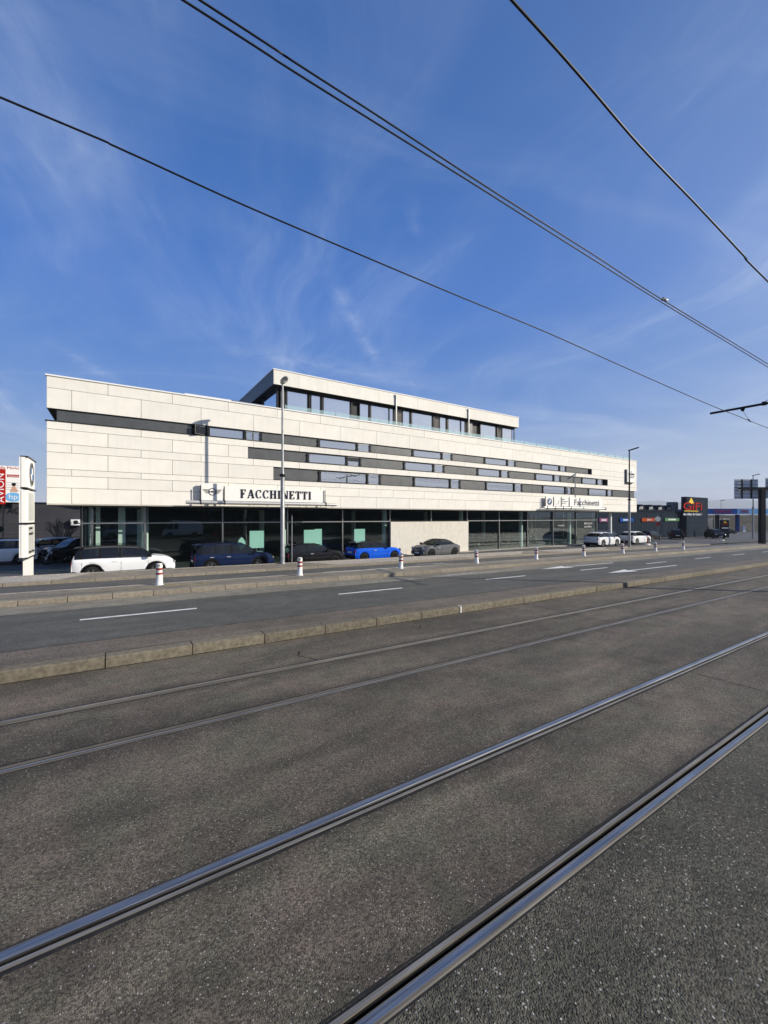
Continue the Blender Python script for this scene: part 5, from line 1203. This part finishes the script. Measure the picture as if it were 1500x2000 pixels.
for i, (u, d, h) in enumerate(((1384, 175, 9), (1402, 190, 10), (1430, 185, 8), (1476, 200, 10), (1335, 210, 10))):
    x, y, _ = RW(u, d); DT.append((x, y, h))
t = thing('far_shed', 'long pale shed with flat roof behind the petrol station', 'building', RW(1390, 200, -3), YAW - R(90))
q = MB(); q.box(-6, 60, 0, 12, 0, 6.2); q.build('wall', M['gutter_asphalt'], t, True); q = MB(); q.box(-6.2, 60, -.2, 12, 6.2, 6.5); q.build('roof', M['grey_metal'], t, True)
# dark buildings and poster board at the left
bk = thing('dark_warehouse', 'low dark grey building in shade behind the totem at the left', 'building', (-20, 66, -.1))
q = MB(); q.box(-60, 14, 61, 76, -.2, 4.55); q.build('wall', M['back_wall'], bk)
q = MB(); q.box(-60, 14, 60.9, 61.3, 4.55, 4.7); q.build('roof_edge', M['slate_metal'], bk)
for z in (1.2, 2.4, .5): q = MB(); q.box(-12, 12, 60.94, 60.995, z, z + .07); q.build('cladding_line', M['grey_metal'], bk)
q = MB(); q.box(-12, 12, 60.4, 60.93, -.1, .45); q.build('plinth', M['walk_asphalt'], bk)
ac = thing('air_conditioner', 'small white air conditioning box on the dark wall left of the glass front', 'air conditioner', (-3.95, 60.6, 2.04)); ac.scale = (1.37, 1.37, 1.37)
q = MB(); q.box(-.36, .36, -.15, .30, 0, .5); q.build('case', M['letter_white'], ac, True)
q = MB(); q.disc((-.02, -.155, .25), .18, 'y', 16); q.build('fan_grille', M['mullion'], ac, True)
text_obj('LE NATI ACA', M['letter'], -12.9, 60.86, 3.45, 4.5, .65, bk)
BY = 60.0; KB = BY / 44.0
pb = thing('poster_board', 'large advertising board with red column and HP poster cut by the left edge', 'billboard', (-11, BY, 0))
def bxp(u): return SX(u, BY)
def bzp(v): return 3 + (1010 - v) * BY / 1070
xl = -22.0
q = MB(); q.box(xl, bxp(44), BY, BY + .15, bzp(981), bzp(910.5)); q.build('board', M['sign_white'], pb)
q = MB(); q.box(xl, bxp(11), BY - .03, BY - .002, bzp(985), bzp(917)); q.build('red_panel', M['red'], pb)
o = link('lettering', text_mesh('AVION', M['letter_white'], 2.3 * KB, .42 * KB, .01), pb, True); o.location = Vector((bxp(8), BY - .04, bzp(982))) - wloc(pb); o.rotation_euler = (0, R(-90), 0)
text_obj('Media Markt', M['red'], bxp(-14), BY - .01, bzp(916.2), bxp(38) - bxp(-14), .19 * KB, pb, depth=.01)
q = MB(); q.box(bxp(14), bxp(37.5), BY - .02, BY - .002, bzp(932), bzp(927)); q.build('red_label', M['red'], pb); text_obj('Lenovo', M['letter_white'], bxp(16), BY - .03, bzp(931.2), bxp(36) - bxp(16), .14 * KB, pb, depth=.004)
# seated figure printed on the poster, flat colours
q = MB(); q.disc((bxp(27), BY - .012, bzp(946)), .14 * KB, 'y', 12, 1); q.add([(bxp(19), BY - .01, bzp(961)), (bxp(36), BY - .01, bzp(961)), (bxp(29), BY - .01, bzp(948)), (bxp(25), BY - .01, bzp(948))], [(0, 1, 2, 3)], 0)
for k in range(4): q.add([(bxp(12), BY - .008, bzp(943 + 4.5 * k)), (bxp(38), BY - .008, bzp(944 + 4.5 * k)), (bxp(38), BY - .008, bzp(943.2 + 4.5 * k)), (bxp(12), BY - .008, bzp(942.2 + 4.5 * k))], [(0, 1, 2, 3)], 2)
q.build('poster_print', [M['skin'], M['letter'], M['curtain']], pb)
q = MB(); n = 24; c0 = (bxp(26), bzp(971)); q.add([(c0[0], BY - .012, c0[1])] + [(c0[0] + .52 * KB * math.cos(2 * math.pi * k / n), BY - .012, c0[1] + .37 * KB * math.sin(2 * math.pi * k / n)) for k in range(n)], [(0, 1 + k, 1 + (k + 1) % n) for k in range(n)]); q.build('emblem', M['light_blue'], pb)
text_obj('hp', M['letter_white'], c0[0] - .27 * KB, BY - .03, c0[1] - .27 * KB, .54 * KB, .5 * KB, pb, depth=.006)
for x in (-17, -10.4): q = MB(); q.box(x, x + .15, BY + .16, BY + .3, -.1, bzp(912)); q.build('post', M['dark_post'], pb)

# ------------------------------------------------------------------ vegetation
def branchy(b, p, d, r, ln, lev, spread, rng):
    q = p + d * ln * .5 + Vector((rng.uniform(-1, 1), rng.uniform(-1, 1), rng.uniform(-.3, .6))) * ln * .07; e = p + d * ln
    b.tube([p, q, e], [r, r * .85, r * .66], 5 if lev > 1 else 3, cap=False)
    if lev == 0: return
    for k in range(3 if lev > 1 else 4):
        a = rng.uniform(0, 6.28); t = rng.uniform(.45, 1.0); side = Vector((math.cos(a), math.sin(a), 0)) - d * d.dot(Vector((math.cos(a), math.sin(a), 0)))
        nd = (d + side.normalized() * rng.uniform(.35, .9) * spread + Vector((0, 0, .12))).normalized()
        branchy(b, p + (e - p) * t, nd, r * .58 * (1.15 - .3 * t), ln * rng.uniform(.55, .8), lev - 1, spread, rng)
def bare_tree(x, y, z, h, label, seed, group, lev=4, spread=.9, name='bare_tree', stems=1):
    rng = random.Random(seed); t = thing(name, label, 'tree' if name == 'bare_tree' else 'shrub', (x, y, z), group=group)
    tr = MB(); cr = MB()
    for s in range(stems):
        a = rng.uniform(0, 6.28); tl = 0 if stems == 1 else .38
        d = Vector((math.cos(a) * tl, math.sin(a) * tl, 1)).normalized(); top = d * h * (.28 if stems == 1 else .12)
        tr.tube([(0, 0, 0), top], [h * .022, h * .016], 8)
        for k in range(4 if stems == 1 else 2):
            a = rng.uniform(0, 6.28); nd = (d + Vector((math.cos(a), math.sin(a), 0)) * (.45 if stems == 1 else .25)).normalized()
            branchy(cr, top * rng.uniform(.8, 1), nd, h * .010, h * .30, lev, spread, rng)
    tr.build('trunk', M['bark'], t, True); cr.build('crown', M['bark'], t, True)
    return t
bare_tree(-3.6, 42.0, .2, 3.9, 'leafless shrub before the dark wall between totem and showroom', 3, None, 3, .6, 'bare_shrub', 5)
def leafy(x, y, z, w, h, n, label, seed, m, name='evergreen_shrub', cat='shrub', trunk=.25):
    rng = random.Random(seed); t = thing(name, label, cat, (x, y, z)); c = MB()
    cl = [(rng.uniform(-.7, .7) * w, rng.uniform(-.7, .7) * w, h * rng.uniform(trunk + .1, .9), rng.uniform(.25, .5) * w) for _ in range(14)]
    for _ in range(n):
        a = rng.choice(cl); th = rng.uniform(0, 6.28); ph_ = math.acos(rng.uniform(-1, 1)); rr = a[3] * rng.uniform(.6, 1.05)
        p = Vector((a[0] + rr * math.sin(ph_) * math.cos(th), a[1] + rr * math.sin(ph_) * math.sin(th), a[2] + rr * .8 * math.cos(ph_)))
        u = Vector((rng.uniform(-1, 1), rng.uniform(-1, 1), rng.uniform(-1, 1))).normalized() * .10; v = u.orthogonal().normalized() * .05
        c.add([p - u, p + v, p + u, p - v], [(0, 1, 2, 3)])
    c.build('crown', M[m], t, True); k = MB(); k.tube([(0, 0, 0), (0, 0, h * .6)], [.07, .03], 6); k.build('trunk', M['bark'], t, True)
leafy(-8.2, 41.5, -.1, 1.2, 2.6, 2600, 'dark evergreen shrub at the left edge before the dark building', 5, 'leaf')
leafy(46.4, 28.9, -.07, .5, 2.0, 700, 'green potted plant inside the last pane of the glass front', 8, 'leaf', 'indoor_plant', 'plant')
# arching grass clump
gc = MB(); rng = random.Random(9)
for _ in range(160):
    a = rng.uniform(0, 6.28); L_ = rng.uniform(.8, 1.5); d = Vector((math.cos(a), math.sin(a), 0)); s = d.cross(Vector((0, 0, 1))) * .02; P = []
    for k in range(5): t_ = k / 4; P.append(d * L_ * t_ * .9 + Vector((0, 0, L_ * (1.5 * t_ - 1.25 * t_ * t_))))
    gc.add([v for p in P for v in (p - s, p + s)], [(2 * i, 2 * i + 1, 2 * i + 3, 2 * i + 2) for i in range(4)])
o = gc.build('grass_clump', M['leaf_dry']); o.location = (-2.6, 43.0, .1); tag(o, 'arching pampas grass clump under the leafless shrub', 'plant')
b = MB(); b.box(-9, 0, 42.3, 43.8, -.2, .12); struct(b.build('planting_bed', M['soil']))
TG = 'bare trees across the street'
sp_ = [bare_tree(-6 + 0, -24, 0, 9.5, 'leafless tree across the street, mirrored in the upper showroom panes', 21, TG, 4)]
for nlab, (x, y, s, rz) in zip(('second', 'third', 'fourth', 'fifth', 'sixth', 'seventh'), ((4, -25, 1.1, 1.2), (13, -23, .95, 2.2), (22, -26, 1.15, 3.0), (31, -24, .9, 4.1), (41, -25, 1.1, 5.0), (52, -24, 1.0, .7))):
    o = copy_tree(sp_[0]); o.location = (x, y, gz(x)); o.scale = (s, s, s); o.rotation_euler = (0, 0, rz); o['label'] = nlab + ' leafless tree from the left in the row across the street'
ob_ = thing('row_building', 'low dark flat-roofed building across the street, mirrored in the ground-floor glass', 'building', (30, -34, 0))
q = MB(); q.box(-45, 110, -44, -30, -1.5, 6.6); q.build('wall', M['wall_dark'], ob_)
for k in range(24): window(-40 + 6 * k, -37 + 6 * k, .8, 2.6, -29.96, ob_, M['frame'], M['office_glass'])
hd = MB(); rng = random.Random(4)
for _ in range(9000):
    x = rng.uniform(-20, 90); p = Vector((x, -19 + rng.uniform(-.7, .7), rng.uniform(.1, 2.6 + .4 * math.sin(x)))); u = Vector((rng.uniform(-1, 1), rng.uniform(-1, 1), rng.uniform(-1, 1))).normalized() * .22; v = u.orthogonal().normalized() * .13
    hd.add([p - u, p + v, p + u, p - v], [(0, 1, 2, 3)])
tag(hd.build('clipped_hedge', M['leaf']), 'long green hedge across the street, mirrored in the showroom glass', 'hedge')
# faint bare trees far behind the store
FT = 'faint bare trees beyond the store'
ft = bare_tree(150, 88, -2, 11, 'bare tree rising beyond the slate store roof', 31, FT, 3)
for (x, y, s, fl) in ((143, 92, .9, 'small bare tree beside the showroom corner beyond the store roof'), (158, 92, 1.05, 'taller bare tree beyond the roof lights of the store'), (215, 86, .8, 'small bare tree beyond the petrol station')):
    o = copy_tree(ft); o.location = (x, y, -2); o.scale = (s, s, s); o.rotation_euler = (0, 0, x); o['label'] = fl
for (x, y, h), dl in zip(DT, ('left of the canopy pillars', 'behind the first canopy pillar', 'behind the middle of the canopy', 'behind the gantry sign', 'behind the store tower')):
    o = copy_tree(ft); o.location = (x, y, -2.5); o.scale = (h / 11,) * 3; o.rotation_euler = (0, 0, x); o['label'] = 'leafless tree far away ' + dl
t = thing('distant_lamp', 'tiny distant street lamp rising above the petrol station canopy', 'street lamp', (188, 60, gz(188)))
q = MB(); q.tube([(0, 0, 0), (0, 0, 11.5)], [.12, .07], 8); q.build('pole', M['galv'], t, True); q = MB(); q.box(-.2, .2, -1.1, .2, 11.5, 11.65); q.build('lamp_head', M['dark_post'], t, True)

# thin winter air
b = MB(); b.box(-9100, 9100, -9100, 9100, -7, 330)
m = bpy.data.materials.new('haze_air'); m.use_nodes = True; nn = m.node_tree.nodes
for n_ in list(nn):
    if n_.type != 'OUTPUT_MATERIAL': nn.remove(n_)
pv = nn.new('ShaderNodeVolumePrincipled'); pv.inputs['Color'].default_value = (0.86, 0.91, 1.0, 1); pv.inputs['Density'].default_value = 1.9e-4; pv.inputs['Anisotropy'].default_value = 0.0
m.node_tree.links.new(pv.outputs[0], nn['Material Output'].inputs['Volume'])
stuff(b.build('haze', m))
